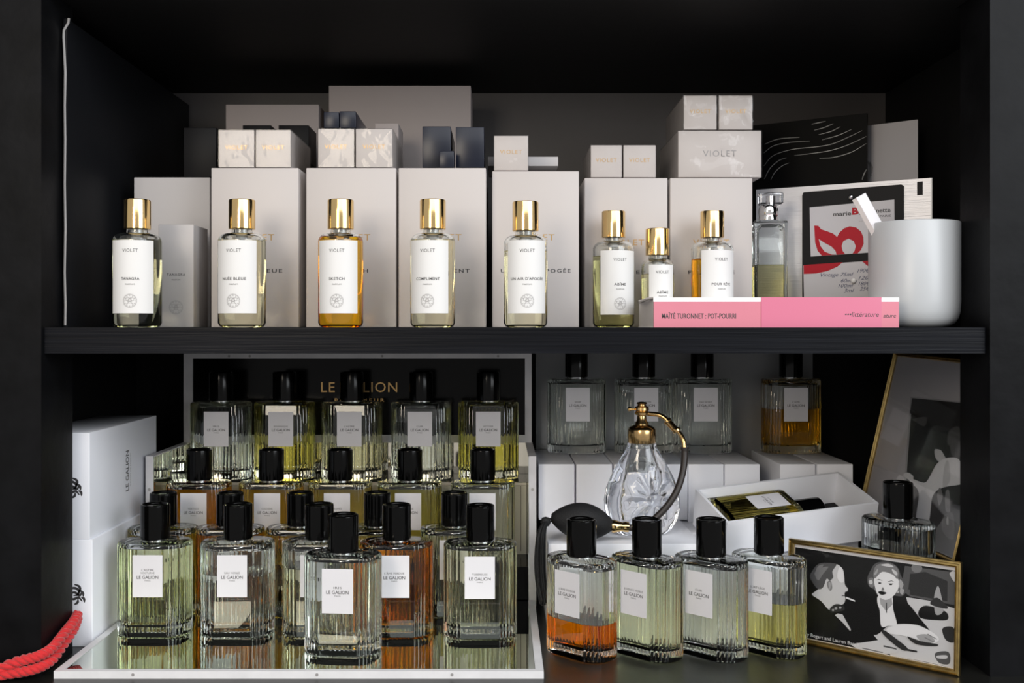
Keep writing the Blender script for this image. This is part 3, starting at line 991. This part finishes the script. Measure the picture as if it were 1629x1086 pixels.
def on_big(px, py):
    d = at(px, py, 1.0) - Vector((0, 0, EYE))
    o = Vector((0, 0, EYE)) - bb - eX * LWW / 2
    n = eY
    t = -(o.dot(n)) / d.dot(n)
    q = o + d * t
    return (max(-LWW / 2 + .4, min(LWW / 2 - .4, q.dot(eX))), max(.4, min(LHH - .4, q.dot(eZ))))


def flat(polys, y, tones=7, per=0, step=-0.012):
    v, f, fm = [], [], []
    for i, (tone, pts) in enumerate(polys):
        n = len(v)
        v += [(a, y + step * i * .3, b) for a, b in pts]
        f.append(tuple(range(n, n + len(pts))))
        fm.append(tone)
    return new_mesh('print', v, f, [M['p%d' % i] for i in range(7)], None, fm)


def bigp(tone, pts, sm=True):
    q = [(1200 + x * .2946, 540 + y * .2946) for x, y in pts]
    return (tone, [on_big(*p) for p in (smooth_poly(q) if sm else q)])


pic = [bigp(4, [(852, 310), (1215, 345), (1215, 1215), (765, 1215)], False), bigp(0, [(862, 318), (1215, 352), (1215, 1215), (775, 1215)], False),
       bigp(1, [(862, 318), (1215, 352), (1215, 470), (1000, 500), (930, 420), (850, 400)], False), bigp(2, [(870, 430), (940, 420), (930, 470), (880, 445)]),
       bigp(2, [(1060, 500), (1120, 480), (1120, 640), (1060, 600)]),
       bigp(5, [(985, 600), (1010, 575), (1040, 580), (1045, 640), (1010, 660), (990, 640)]), bigp(0, [(985, 590), (1020, 565), (1065, 575), (1070, 640), (1045, 640), (1020, 600)]),
       bigp(6, [(1000, 670), (1060, 640), (1125, 660), (1140, 800), (1000, 860), (960, 1000), (885, 990), (900, 830), (850, 770), (865, 755), (930, 775), (960, 740)]),
       bigp(5, [(1040, 680), (1060, 660), (1070, 760), (1030, 800)]), bigp(6, [(815, 735), (840, 720), (870, 740), (860, 765)]),
       bigp(0, [(985, 830), (1095, 790), (1215, 820), (1215, 1215), (930, 1215), (960, 960)]), bigp(3, [(1000, 840), (1015, 800), (1030, 850), (1010, 900)]),
       bigp(3, [(1045, 830), (1065, 820), (1070, 930), (1045, 920)]), bigp(2, [(1030, 960), (1085, 940), (1090, 1080), (1030, 1040)]), bigp(4, [(1050, 970), (1060, 960), (1062, 1000), (1052, 1000)])]
put('photograph', flat(pic, -.22), big)
put('glass_pane', joined_boxes('pane', [(-LWW / 2 + .4, LWW / 2 - .4, -.45, -.41, .4, LHH - .4)], M['pane']), big)
tag(put('ledge_block', box_mesh(7.5, 25, EYE - 22.7, M['innerwood'], 0.05), None, (44.9, 100.2 + 4.3, 0)), 'dark block on the counter under the large leaning frame', 'block')

# ------------------------------------------------------------------ red cord round the post
cord = thing('red_cord', 'twisted red cord looped round the foot of the cabinet post', 'cord', -41, 86, 0)
for off in (0.0, 1.0):
    path = [(-47.5, 84.9, 2.4), (-45.6, 84.9, 1.1 + off * .2), (-43.6, 84.7, .55 + off * .3), (-41.2, 84.9, .75 + off * .9), (-39.6, 85.3, 1.0 + off), (-38.9, 86.5, 1.3 + off), (-38.95, 89, 1.9 + off * .9),
            (-39.05, 91.2, 2.5 + off * .7), (-39.4, 92.9, 3.0 + off * .4)]
    pts = spline([(x + 41, y - 86, z) for x, y, z in path], 14)
    for ph0 in (0, 2.094, 4.189):
        st = []
        for i, p in enumerate(pts):
            t = (pts[min(i + 1, len(pts) - 1)] - pts[max(i - 1, 0)]).normalized()
            u = t.orthogonal().normalized()
            u = (Vector((0.2, 0.3, 1)) - t * t.dot(Vector((0.2, 0.3, 1)))).normalized()
            w = t.cross(u)
            a = i * 0.5 + ph0
            st.append(p + (u * math.cos(a) + w * math.sin(a)) * 0.25)
        put('strand', new_mesh('strand', *tube(st, 0.23, 8), M['cord'], 80), cord)

# ================================================================== upper shelf
def violet_glass(level, R, H):
    key = ('vglass', level, R, H)
    if key in _cache:
        return _cache[key]
    P = [(R * .55, 0.0), (R * .8, 0.02), (R * .93, .12), (R, .42), (R, H - 1.0)]
    for k in range(1, 8):
        a = math.radians(k * 90 / 7)
        P.append((R - .78 + .78 * math.cos(a), H - 1.0 + .75 * math.sin(a)))
    P += [(.92, H - .2), (.9, H), (.9, H + .1)]
    c = R - .22
    iz = [(c, level + .02), (c, min(level + .1, H - .9))]
    if level < H - 1.2:
        iz.append((c, H - 1.05))
    for k in range(1, 6):
        a = math.radians(k * 90 / 6)
        z = H - 1.05 + .62 * math.sin(a)
        if z > level + .12:
            iz.append((max(.6, c - .68 + .68 * math.cos(a)), z))
    iz += [(.6, max(H - .38, level + .4)), (.6, H + .05)]
    v, f = join(loft(lathe(P, 56)), loft(lathe(iz, 40), flip=True))
    me = new_mesh('round_glass', v, f, M['glass'], 40)
    _cache[key] = me
    return me


def arc_label(R, half, z0, z1, m):
    key = ('arc', R, half, z0, z1)
    if key in _cache:
        return _cache[key]
    n, v, f = 24, [], []
    for r in (R + .03, R + .005):
        for k in range(n + 1):
            a = math.radians(-half + 2 * half * k / n)
            for z in (z0, z1):
                v.append((r * math.sin(a), -r * math.cos(a), z))
    o = 2 * (n + 1)
    for k in range(n):
        a = 2 * k
        f.append((a, a + 2, a + 3, a + 1))
        f.append((o + a, o + a + 1, o + a + 3, o + a + 2))
    me = new_mesh('arc_label', v, f, m, 60)
    _cache[key] = me
    return me


VG = 'round bottles with gold caps on the shelf'


def round_bottle(label, px, z, yaw, color, level, title, R=2.1, H=8.62, lab=(1.24, 7.65), half=56, cap=(1.17, 2.66)):
    r = thing('round_bottle', label, 'bottle', bx(px, z), z, SH, yaw, VG)
    put('glass', violet_glass(level, R, H), r)
    ci = R - .2
    put('liquid', new_mesh('perfume', *loft(lathe([(ci * .8, .2), (ci * .95, .28), (ci, .55), (ci, level)], 40)), liquid_mat(color), 40), r)
    put('pump', closed_lathe([(0, H - 1.1), (.18, H - 1.1), (.18, H - .75), (.5, H - .7), (.55, H + .08), (0, H + .08)], 24, M['plastic']), r)
    c = cap[0]
    put('cap', closed_lathe([(0, 0), (c - .06, 0), (c, .05), (c, cap[1] - .12), (c - .04, cap[1] - .03), (c - .12, cap[1]), (0, cap[1])], 48, M['gold'], 30), r, (0, 0, H + .12))
    lb = put('paper_label', arc_label(R, half, lab[0], lab[1], M['label2']), r)
    Rb = R + .045
    hgt = lab[1] - lab[0]
    put('lettering', text_mesh('VIOLET', .42, M['ink'], 1.15, bend=Rb, width=1.35), lb, (0, 0, lab[1] - .145 * hgt))
    put('lettering', text_mesh(title, .34, M['ink'], 1.1, bend=Rb, bold=.014, width=min(3.1, .2 * len(title) + .2)), lb, (0, 0, lab[0] + .47 * hgt))
    put('lettering', text_mesh('PARFUM', .19, M['ink'], 1.1, bend=Rb, width=.8), lb, (0, 0, lab[0] + .395 * hgt))
    put('emblem', bee_emblem(.62, M['greyink'], Rb), lb, (0, 0, lab[0] + .17 * hgt))
    return r


VP = (0.98, 0.955, 0.84)
VY_ = (0.975, 0.96, 0.78)
round_bottle('gold capped round bottle beside the black foam sheet, first of its row, nearly colourless', 218.5, 89, 3, (0.93, 0.93, 0.84), 7.75, 'TANAGRA')
round_bottle('gold capped round bottle of pale liquid, second from the black foam sheet', 385, 89, -6, VP, 7.7, 'NUÉE BLEUE')
round_bottle('gold capped round bottle of deep golden orange liquid', 542, 89, -1, (1.0, 0.76, 0.16), 7.95, 'SKETCH', R=2.0)
round_bottle('gold capped round bottle of pale liquid just after the golden orange one', 688.5, 89, -10, VP, 7.75, 'COMPLIMENT', R=2.0)
round_bottle('pale gold capped round bottle before the carton with a single small box on top', 836, 89, 3, VP, 6.8, "UN AIR D'APOGÉE", R=1.95, H=8.45)
round_bottle('gold capped round bottle of yellow-green liquid standing before the book end', 976, 99, 12, VY_, 7.0, 'ABÎME', R=2.05, H=8.75, lab=(1.24, 7.5))
round_bottle('short gold capped bottle peeping over the pink book', 1046, 98.3, 9, VY_, 5.2, 'ABÎME', R=1.62, H=6.95, lab=(1.0, 6.1), half=48)
round_bottle('gold capped round bottle with amber liquid behind the pink book', 1133, 98.6, 14, (1.0, 0.74, 0.16), 6.7, 'POUR RÊVE', R=2.05, H=8.7, lab=(1.24, 7.5))

# large cartons
def carton(label, x0, x1, ytop, z, depth, m='cream', text=None, name='tall_carton', ty=None, group='tall cream cartons'):
    X0, X1 = bx(x0, z), bx(x1, z)
    h = EYE - (ytop - VY) * z / F - SH
    c = tag(put(name, box_mesh(X1 - X0, depth, h, M[m], 0.07), None, ((X0 + X1) / 2, z + depth / 2, SH)), label, 'carton', group)
    if text:
        s = z / F
        put('lettering', text_mesh('VIOLET', .88, M['goldfoil'], 1.15, width=3.7), c, (0, -depth / 2 - .012, EYE - SH - (378 - VY) * s if ty is None else EYE - SH - (ty - VY) * s))
        put('lettering', text_mesh(text, .5, M['ink'], 1.3, bold=.02, width=min(6.8, .48 * len(text) + .4)), c, (0, -depth / 2 - .012, EYE - SH - ((431 if ty is None else ty + 47) - VY) * s))
    return c


carton('tall cream carton behind the second round bottle, under two wrapped boxes', 336, 475, 267, 95, 16, text='NUÉE BLEUE')
carton('tall cream carton behind the golden orange bottle', 487, 630, 267, 95, 16, text='SKETCH')
carton('tall cream carton under the navy boxes', 634, 773, 267, 95, 16, text='COMPLIMENT')
carton('tall cream carton under the single wrapped box', 783, 921, 272, 97, 16, text="UN AIR D'APOGÉE")
carton('tall cream carton behind the yellow-green round bottle', 930, 1062, 283, 101.5, 14, text='ABÎME', ty=386)
carton('tall cream carton under the wide wrapped box', 1066, 1197, 283, 101.5, 14, text='POUR RÊVE', ty=386)
carton('grey shaded carton behind the first round bottle, under black boxes', 213, 334, 282, 101, 14, m='greyshadecream', group=None)
tg = carton('slim cream carton standing between the first two round bottles', 252, 308, 357, 94.6, 4.6, m='greyshadecream', name='slim_carton', group=None)
put('lettering', text_mesh('TANAGRA', .34, M['ink'], 1.25, bold=.02, width=1.75), tg, (0, -2.312, 5.0))
put('lettering', text_mesh('PARFUM', .19, M['ink'], 1.1, width=.8), tg, (0, -2.312, 4.5))
put('emblem', bee_emblem(.68, M['greyink']), tg, (0, -2.312, 1.9))
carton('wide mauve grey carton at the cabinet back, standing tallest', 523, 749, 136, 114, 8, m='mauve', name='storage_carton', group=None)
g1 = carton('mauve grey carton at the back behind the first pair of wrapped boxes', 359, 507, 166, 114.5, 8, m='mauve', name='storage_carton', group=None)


# small wrapped boxes
def film_mesh(w, d, h, crumple=0):
    """cellophane sleeve with creased, folded end"""
    key = ('film', round(w, 2), round(d, 2), round(h, 2), crumple)
    if key in _cache:
        return _cache[key]
    rnd = random.Random(int(w * 100))
    n = 14
    g = .05
    v, f = [], []
    lumps = [(rnd.random(), rnd.random(), rnd.uniform(-.09, .09), rnd.uniform(.06, .16)) for _ in range(int(26 * crumple))]
    for j in range(n + 1):
        for i in range(n + 1):
            u, t = i / n, j / n
            x, z = (u - .5) * (w + 2 * g), t * (h + g)
            # envelope fold: four flaps sloping to the middle
            y = -d / 2 - g - .03 + .18 * (0.5 - max(abs(u - .5), abs(t - .5))) * (1 if not crumple else .4)
            if i not in (0, n) and j not in (0, n):
                y -= sum(q * math.exp(-((u - a) ** 2 + (t - c) ** 2) / (s * s)) for a, c, q, s in lumps)
            v.append((x, min(y, -d / 2 - .012), z))
    for j in range(n):
        for i in range(n):
            a = j * (n + 1) + i
            if (i < n / 2) == (j < n / 2):
                f += [(a, a + 1, a + n + 2), (a, a + n + 2, a + n + 1)]
            else:
                f += [(a, a + 1, a + n + 1), (a + 1, a + n + 2, a + n + 1)]
    b = len(v)
    W2 = w / 2 + g
    v += [(-W2, -d / 2 - g, 0), (W2, -d / 2 - g, 0), (W2, -d / 2 - g, h + g), (-W2, -d / 2 - g, h + g), (-W2, d / 2, 0), (W2, d / 2, 0), (W2, d / 2, h + g), (-W2, d / 2, h + g)]
    f += [(b, b + 3, b + 7, b + 4), (b + 1, b + 5, b + 6, b + 2), (b + 3, b + 2, b + 6, b + 7)]
    me = new_mesh('film', v, f, M['film'], 25 if crumple else None)
    _cache[key] = me
    return me


def wrapped(label, x0, x1, y0, y1, z, depth, text=True, name='wrapped_box', group='small wrapped boxes', crumple=0):
    X0, X1 = bx(x0, z), bx(x1, z)
    zb = EYE - (y1 - VY) * z / F
    h = (y1 - y0) * z / F
    c = tag(put(name, box_mesh(X1 - X0 - .12, depth, h - .06, M['cream'], 0.05), None, ((X0 + X1) / 2, z + depth / 2, zb)), label, 'box', group)
    if text:
        put('lettering', text_mesh('VIOLET', .56, M['goldfoil'], 1.15, width=2.15), c, (0, -depth / 2 - .012, h * .52))
    put('cellophane', film_mesh(X1 - X0 - .12, depth, h - .06, crumple), c)
    return c


wrapped('wrapped small box on the carton behind the second bottle, nearer the foam sheet', 347, 405, 206, 266, 95.3, 10)
wrapped('wrapped small box on the carton behind the second bottle, nearer the navy boxes', 406, 463, 206, 266, 95.3, 10)
wrapped('wrapped small box under the little navy boxes, nearer the second bottle', 505, 564, 204, 266, 95.3, 10)
wrapped('wrapped small box under the little navy boxes, nearer the large navy boxes', 565, 625, 204, 266, 95.3, 10)
wrapped('single wrapped small box standing alone on its carton', 785, 841, 215, 271, 97.2, 6)
wrapped('wrapped small box above the yellow-green bottle, nearer the single wrapped box', 939, 990, 230, 282, 101.7, 10)
wrapped('wrapped small box above the yellow-green bottle, nearer the wide wrapped box', 991, 1044, 230, 282, 101.7, 10)
wb = wrapped('wide wrapped box whose crumpled film glints, lying under two small ones', 1078, 1212, 207, 282, 101.6, 12, text=False, name='wide_wrapped_box', group=None, crumple=2)
put('lettering', text_mesh('VIOLET', .9, M['greyink'], 1.15, width=3.4), wb, (0, -6.012, 2.4))
wrapped('topmost wrapped small box nearer the middle of the shelf, on the wide wrapped box', 1087, 1141, 151, 206, 101.7, 11, crumple=1)
wrapped('topmost wrapped small box nearer the black wave board, on the wide wrapped box', 1143, 1198, 151, 206, 101.7, 11, crumple=1)


def dark_box(label, x0, x1, y0, y1, z, depth, m='navy', name='navy_box', group='dark boxes on the cartons'):
    X0, X1 = bx(x0, z), bx(x1, z)
    zb = EYE - (y1 - VY) * z / F
    c = tag(put(name, box_mesh(X1 - X0, depth, (y1 - y0) * z / F, M[m], 0.05), None, ((X0 + X1) / 2, z + depth / 2, zb)), label, 'box', group)
    return c


dark_box('little navy box lying on two wrapped boxes, nearer the foam sheet', 515, 539, 178, 203.5, 95.5, 13)
dark_box('little navy box lying on two wrapped boxes, nearer the large navy boxes', 540, 566, 177, 203.5, 95.5, 13)
dark_box('large navy box with a small one before it, on the tall carton', 672, 717, 201, 266.5, 97, 9)
dark_box('large navy box beside the single wrapped box', 725, 770, 202, 266.5, 97, 9)
dark_box('smallest navy box, standing before two large ones', 699, 722, 240, 266.5, 95.4, 1.4)
dark_box('upright black box on the grey shaded carton', 292, 344, 203, 281.5, 101.2, 8, 'blackcard', 'black_box')
dark_box('black box behind the first wrapped box of the row', 386, 431, 199, 257, 105.9, 4.5, 'blackcard', 'black_box')
dark_box('black box behind the second wrapped box of the row', 443, 491, 199, 257, 105.9, 4.5, 'blackcard', 'black_box')
dark_box('grey box top behind the wrapped boxes under the little navy ones', 596, 634, 196, 258, 105.7, 5, 'mauve', 'grey_box', None)
dark_box('flat pale box lying behind the single wrapped box', 776, 888, 249, 264, 103.6, 8, 'greyshadecream', 'flat_box', None)

# ------------------------------------------------------------------ objects at the book end of the shelf
# clear square bottle
sq = thing('square_bottle', 'slim square glass bottle with a clear cube stopper and chrome collar', 'bottle', bx(1224, 103), 103, SH, -6)


def rrect(hw, hd, c, z):
    out = []
    for sx, sy, a0 in ((1, -1, -90), (1, 1, 0), (-1, 1, 90), (-1, -1, 180)):
        for k in range(4):
            a = math.radians(a0 + k * 30)
            out.append((sx * (hw - c) + c * math.cos(a), sy * (hd - c) + c * math.sin(a), z))
    return out


Hs = 11.0
put('glass', new_mesh('sg', *join(loft([rrect(1.6, 1.0, .15, 0), rrect(1.68, 1.08, .2, .1), rrect(1.68, 1.08, .2, Hs - .15), rrect(1.55, .95, .2, Hs)]),
                                  loft([rrect(1.38, .78, .2, 6.42), rrect(1.38, .78, .2, Hs - .8), rrect(.9, .6, .2, Hs - .4)], flip=True)), M['glass'], 30), sq)
put('liquid', new_mesh('sl', *loft([rrect(1.38, .78, .2, .9), rrect(1.38, .78, .2, 6.4)]), liquid_mat((0.90, 0.87, 0.66)), 40), sq)
put('chrome_collar', closed_lathe([(0, Hs), (1.0, Hs), (1.02, Hs + .1), (.95, Hs + .5), (1.0, Hs + .6), (1.0, Hs + 1.2), (.8, Hs + 1.6), (0, Hs + 1.6)], 32, M['chrome']), sq, (-.1, 0, 0))
put('stopper', new_mesh('st', *loft([rrect(1.0, .8, .15, Hs + 1.62), rrect(1.2, .95, .2, Hs + 1.8), rrect(1.2, .95, .2, Hs + 2.75), rrect(1.1, .85, .2, Hs + 2.85)]), M['crystal'], 30), sq, (.1, 0, 0))
put('metal_core', closed_lathe([(0, Hs + 1.7), (.5, Hs + 1.7), (.5, Hs + 2.5), (0, Hs + 2.5)], 20, M['chrome']), sq, (.1, 0, 0))

# boards: planes given by two upright ends
class Upright:
    def __init__(s, xa, za, xb, zb):
        s.a, s.b = Vector((bx(xa, za), za, 0)), Vector((bx(xb, zb), zb, 0))
        s.ex = (s.b - s.a).normalized()
        s.w = (s.b - s.a).length
        s.n = Vector((0, 0, 1)).cross(s.ex)          # points away from the viewer
        s.yaw = math.atan2(s.ex.y, s.ex.x)

    def uv(s, px, py, off=0.0):
        d = at(px, py, 1.0) - Vector((0, 0, EYE))
        o = Vector((0, 0, EYE)) - s.a + s.n * off
        t = -o.dot(s.n) / d.dot(s.n)
        q = o + d * t
        return (q.dot(s.ex), q.z - SH)


def board(U, name, label, cat, h, th, m, x0=0.0, x1=None, base=0.0, group=None, off=0.0):
    x1 = U.w if x1 is None else x1
    r = tag(put(name, joined_boxes(name, [(x0, x1, 0, th, base, h)], M[m]), None, tuple(U.a - U.n * off + Vector((0, 0, SH)))), label, cat, group)
    r.rotation_euler = (0, 0, U.yaw)
    return r


UW = Upright(1190, 118.2, 1379, 111)
wv = board(UW, 'wave_board', 'black board printed with fine white wave lines, behind the wide wrapped box', 'board', 23.85, 0.5, 'waveboard')


def z7(pts):
    return [UW.uv(1200 + x * .2763, y * .2763) for x, y in pts]


waves = [[(55, 880), (110, 840), (200, 820), (320, 812)], [(55, 955), (110, 895), (220, 860), (360, 845), (450, 828), (540, 790), (620, 752)],
         [(230, 895), (330, 883), (430, 868), (530, 838), (645, 785)], [(375, 912), (460, 905), (560, 875), (645, 826)], [(58, 1030), (90, 970), (140, 925), (185, 908)],
         [(95, 1035), (120, 990), (160, 955), (200, 938)], [(345, 750), (400, 735), (455, 712)], [(370, 775), (440, 757), (495, 730)], [(390, 805), (480, 780), (560, 745)],
         [(60, 830), (140, 800), (260, 790)], [(330, 715), (375, 705), (410, 698)], [(620, 1035), (632, 1000), (646, 975)]]
for ln in waves:
    q = z7([(p.x, p.y) for p in spline([(a, b, 0) for a, b in ln], 8)])
    put('wave_line', strips([q], 0.085, M['waveline']), wv, (0, -.012, 0))
UC = Upright(1372, 114.6, 1460, 110.8)
cd = board(UC, 'greeting_card', 'plain pale card standing behind the wave board end', 'card', 23.1, 0.12, 'palecard')
put('printed_figure', strips([[UC.uv(x, y) for x, y in l] for l in ([(1380, 256), (1384, 262), (1383, 272), (1386, 280)], [(1383, 258), (1387, 266), (1386, 276)], [(1379, 272), (1383, 280), (1381, 288)])], .28, M['greyink']), cd, (0, -.012, 0))
UB = Upright(1203, 108.7, 1483, 100)
pb = board(UB, 'pale_board', 'large brushed silver-grey board standing behind the white cup', 'board', 15.0, 0.4, 'brushed')
s0 = UB.uv(1459, 289)
s1 = UB.uv(1468, 310)
put('slot', joined_boxes('slot', [(s0[0], s1[0], -.02, 0.0, s1[1], s0[1])], M['blackcard']), pb)
put('pale_edge', joined_boxes('pale_edge', [(UB.w - .12, UB.w, -.01, 0, 0, 15.0)], M['bookwhite']), pb)

# black card holder fixed before the board
OFH = 0.35


def quad(pts, y0, y1, m, name='panel'):
    n = len(pts)
    v = [(a, y0, b) for a, b in pts] + [(a, y1, b) for a, b in pts]
    f = [tuple(range(n)), tuple(range(2 * n - 1, n - 1, -1))] + [(i, i + n, (i + 1) % n + n, (i + 1) % n) for i in range(n)]
    me = new_mesh(name, v, f, m)
    recalc(me)
    return me


def z8(pts):
    return [UB.uv(1260 + x / 4.525, 280 + y / 4.525) for x, y in pts]


def holder(name, label, cat, me, off):
    o = put(name, me, None, tuple(UB.a - UB.n * off + Vector((0, 0, SH))))
    o.rotation_euler = (0, 0, UB.yaw)
    return tag(o, label, cat)


hold = holder('card_holder', 'black card holder with rounded corners standing against the brushed board', 'card holder',
              quad(z8([(78, 140), (88, 118), (790, 62), (806, 72), (806, 545), (806, 1060), (78, 1060)]), 0, .3, M['blackcard']), 0.32)
lc = holder('printed_card', 'white card printed with a red looped emblem in the black holder', 'card', quad(z8([(132, 228), (740, 172), (744, 540), (140, 580)]), 0, .05, M['palecard']), 0.39)


def prt(name, pts, m, par, y=-.008, sm=False):
    q = smooth_poly(pts) if sm else pts
    q = z8(q)
    put(name, new_mesh(name, [(a, y, b) for a, b in q], [tuple(range(len(q)))], m), par)


prt('red_emblem', [(165, 358), (195, 360), (215, 385), (260, 400), (300, 415), (330, 440), (345, 410), (380, 378), (420, 364), (465, 372), (500, 400), (518, 440), (520, 490), (500, 535), (478, 557),
                   (220, 574), (190, 540), (172, 480)], M['red'], lc)
prt('white_gap', [(362, 505), (375, 470), (412, 452), (448, 470), (463, 505), (455, 540), (440, 559), (388, 563), (370, 540)], M['palecard'], lc, -.014)
prt('white_gap', [(198, 455), (235, 480), (290, 510), (318, 540), (326, 567), (290, 565), (240, 545), (210, 505)], M['palecard'], lc, -.014)


def put_text(s, size, m, par, px, py, wpx, shear=0, bold=0.0, name='lettering'):
    (x, z) = z8([(px, py)])[0]
    (x0, _), (x1, _) = z8([(px - wpx / 2, py)])[0], z8([(px + wpx / 2, py)])[0]
    o = put(name, text_mesh(s, size, m, 1.0, shear=shear, bold=bold, width=round(x1 - x0, 2)), par, (x, -.012, z))
    return o


put_text('marie', .62, M['ink'], lc, 365, 275, 130, bold=.02)
put_text('B', .95, M['red'], lc, 458, 258, 48, bold=.05)
put_text('o', .62, M['ink'], lc, 497, 268, 26, bold=.02)
put_text('nette', .62, M['ink'], lc, 660, 250, 105, bold=.02)
put_text('PARIS', .3, M['ink'], lc, 675, 290, 80)
put_text('www.marie', .16, M['greyink'], lc, 525, 325, 80)
nc = holder('note_card', 'white note card with handwritten prices below the emblem card', 'card', quad(z8([(88, 645), (560, 612), (806, 600), (806, 1060), (96, 1060)]), 0, .05, M['palecard']), 0.43)
prt('red_swoosh', [(90, 642), (370, 622), (330, 655), (260, 685), (180, 702), (91, 706)], M['red'], nc)
prt('red_swoosh', [(508, 614), (590, 609), (590, 670), (545, 645)], M['red'], nc)
for s, x, y, w in (('Vintage 75ml', 320, 712, 235), ('190€', 512, 682, 90), ('60ml', 395, 755, 90), ('120', 512, 735, 75), ('100ml', 385, 790, 110), ('180€', 518, 775, 85), ('3ml', 410, 825, 75), ('25€', 525, 812, 75)):
    put_text(s, .55, M['blueink'], nc, x, y, w, shear=.35, name='handwriting')
for px, py, m, lb in ((430, 155, 'silver', 'silver push pin above the emblem card'), (450, 755, 'bookwhite', 'pearl white push pin in the note card')):
    x, z = z8([(px, py)])[0]
    p = tag(put('push_pin', closed_lathe([(0, 0), (.1, 0), (.12, .06), (.26, .14), (.28, .25), (.18, .36), (0, .4)], 16, M[m], 60), None), lb, 'pin', 'push pins')
    p.location = (UB.a - UB.n * (0.32 if m == 'silver' else .43) + UB.ex * x + Vector((0, 0, SH + z))) * CM
    p.rotation_euler = (math.pi / 2, 0, UB.yaw)

# white cup with a folded paper strip
cup = thing('white_cup', 'plain matt white cup with a rounded foot beside the pink book', 'cup', bx(1454, 93), 93, SH)
R_ = 4.02
HC = 9.72
prof = [(0, .0), (2.4, .0), (3.0, .1), (3.5, .38), (3.82, .85), (3.97, 1.5), (R_, 2.4), (R_, HC - .12), (R_ - .06, HC - .02), (R_ - .16, HC), (R_ - .26, HC - .04), (R_ - .3, HC - .15), (R_ - .32, 2.2), (R_ - .6, 1.1), (2.6, .6), (0, .55)]
put('body', closed_lathe(prof, 72, M['ceramic'], 50), cup)
st = thing('paper_strip', 'folded white paper strip sticking out of the white cup', 'paper strip', 0, 0, 0)
pa, pb_ = at(1368.5, 311, 92.3), at(1395, 359, 92.3)
dv = (pb_ - pa).normalized()
sw = Vector((dv.z, 0, -dv.x))
st.matrix_world = frame_matrix(sw, Vector((0, 1, 0)), -dv, pa + dv * 10.5)
put('front_fold', new_mesh('fold', [(-.55, 0, 0), (.42, 0, 0), (.42, 0, 10.5), (-.55, 0, 10.5), (-.55, .06, 0), (.42, .06, 0), (.42, .06, 10.5), (-.55, .06, 10.5)],
                           [(0, 1, 2, 3), (7, 6, 5, 4), (0, 4, 5, 1), (3, 2, 6, 7), (0, 3, 7, 4), (1, 5, 6, 2)], M['label']), st)
put('side_fold', new_mesh('fold', [(.42, 0, 0), (.68, .5, 0), (.68, .5, 10.45), (.42, 0, 10.5), (.40, .05, 0), (.64, .54, 0), (.64, .54, 10.45), (.40, .05, 10.5)],
                          [(0, 1, 2, 3), (7, 6, 5, 4), (0, 4, 5, 1), (3, 2, 6, 7), (0, 3, 7, 4), (1, 5, 6, 2)], M['bookwhite']), st)

# pink book lying with its spine out
BZ = 87.2
X0, X1, XB0, XB1 = bx(1040, BZ), bx(1430, BZ), bx(1211, BZ), bx(1402, BZ)
book = thing('pink_book', 'pink paperback lying flat with its lettered spine at the shelf edge', 'book', (X0 + X1) / 2, BZ, SH)
cxb = (X0 + X1) / 2
bh = (520.6 - 473) * BZ / F
put('page_block', joined_boxes('pages', [(X0 - cxb + .06, X1 - cxb - .06, .25, 9.6, .1, bh - .12)], M['pages']), book)
put('spine', joined_boxes('spine', [(X0 - cxb, X1 - cxb, 0, .18, 0, bh - .36)], M['pink']), book)
put('white_fold', joined_boxes('white_fold', [(X0 - cxb - .02, X1 - cxb + .02, .02, .2, bh - .36, bh)], M['bookwhite']), book)
put('cover', joined_boxes('cover', [(X0 - cxb, X1 - cxb, .2, 9.7, bh - .1, bh)], M['bookwhite']), book)
put('cover', joined_boxes('cover', [(X0 - cxb, X1 - cxb, .18, 9.7, 0, .08)], M['bookwhite']), book)
put('paper_band', joined_boxes('paper_band', [(XB0 - cxb, XB1 - cxb, -.06, 0, 0, bh + .03), (XB0 - cxb, XB1 - cxb, 0, 6, bh, bh + .03)], M['pinkband']), book)
put('curled_corner', new_mesh('curl', *tube([(X0 - cxb + .05, .3, bh - .02), (X0 - cxb - .35, 2.0, bh - .1), (X0 - cxb - .4, 4.5, bh - .22), (X0 - cxb - .1, 8.5, bh - .3)], [.08, .14, .16, .05], 8), M['pages'], 60), book)
put('lettering', text_mesh('MAÏTÉ TURONNET : POT-POURRI', .62, M['ink'], 1.05, bold=.02, width=6.5), book, (bx(1112, BZ) - cxb, -.012, .98))
put('lettering', text_mesh('•••littérature', .62, M['ink'], 1.0, shear=.2, width=2.95), book, (bx(1370, BZ) - cxb, -.072, 1.12))
put('lettering', text_mesh('ature', .5, M['ink'], 1.0, shear=.2, width=1.1), book, (bx(1415, BZ) - cxb, -.012, 1.02))
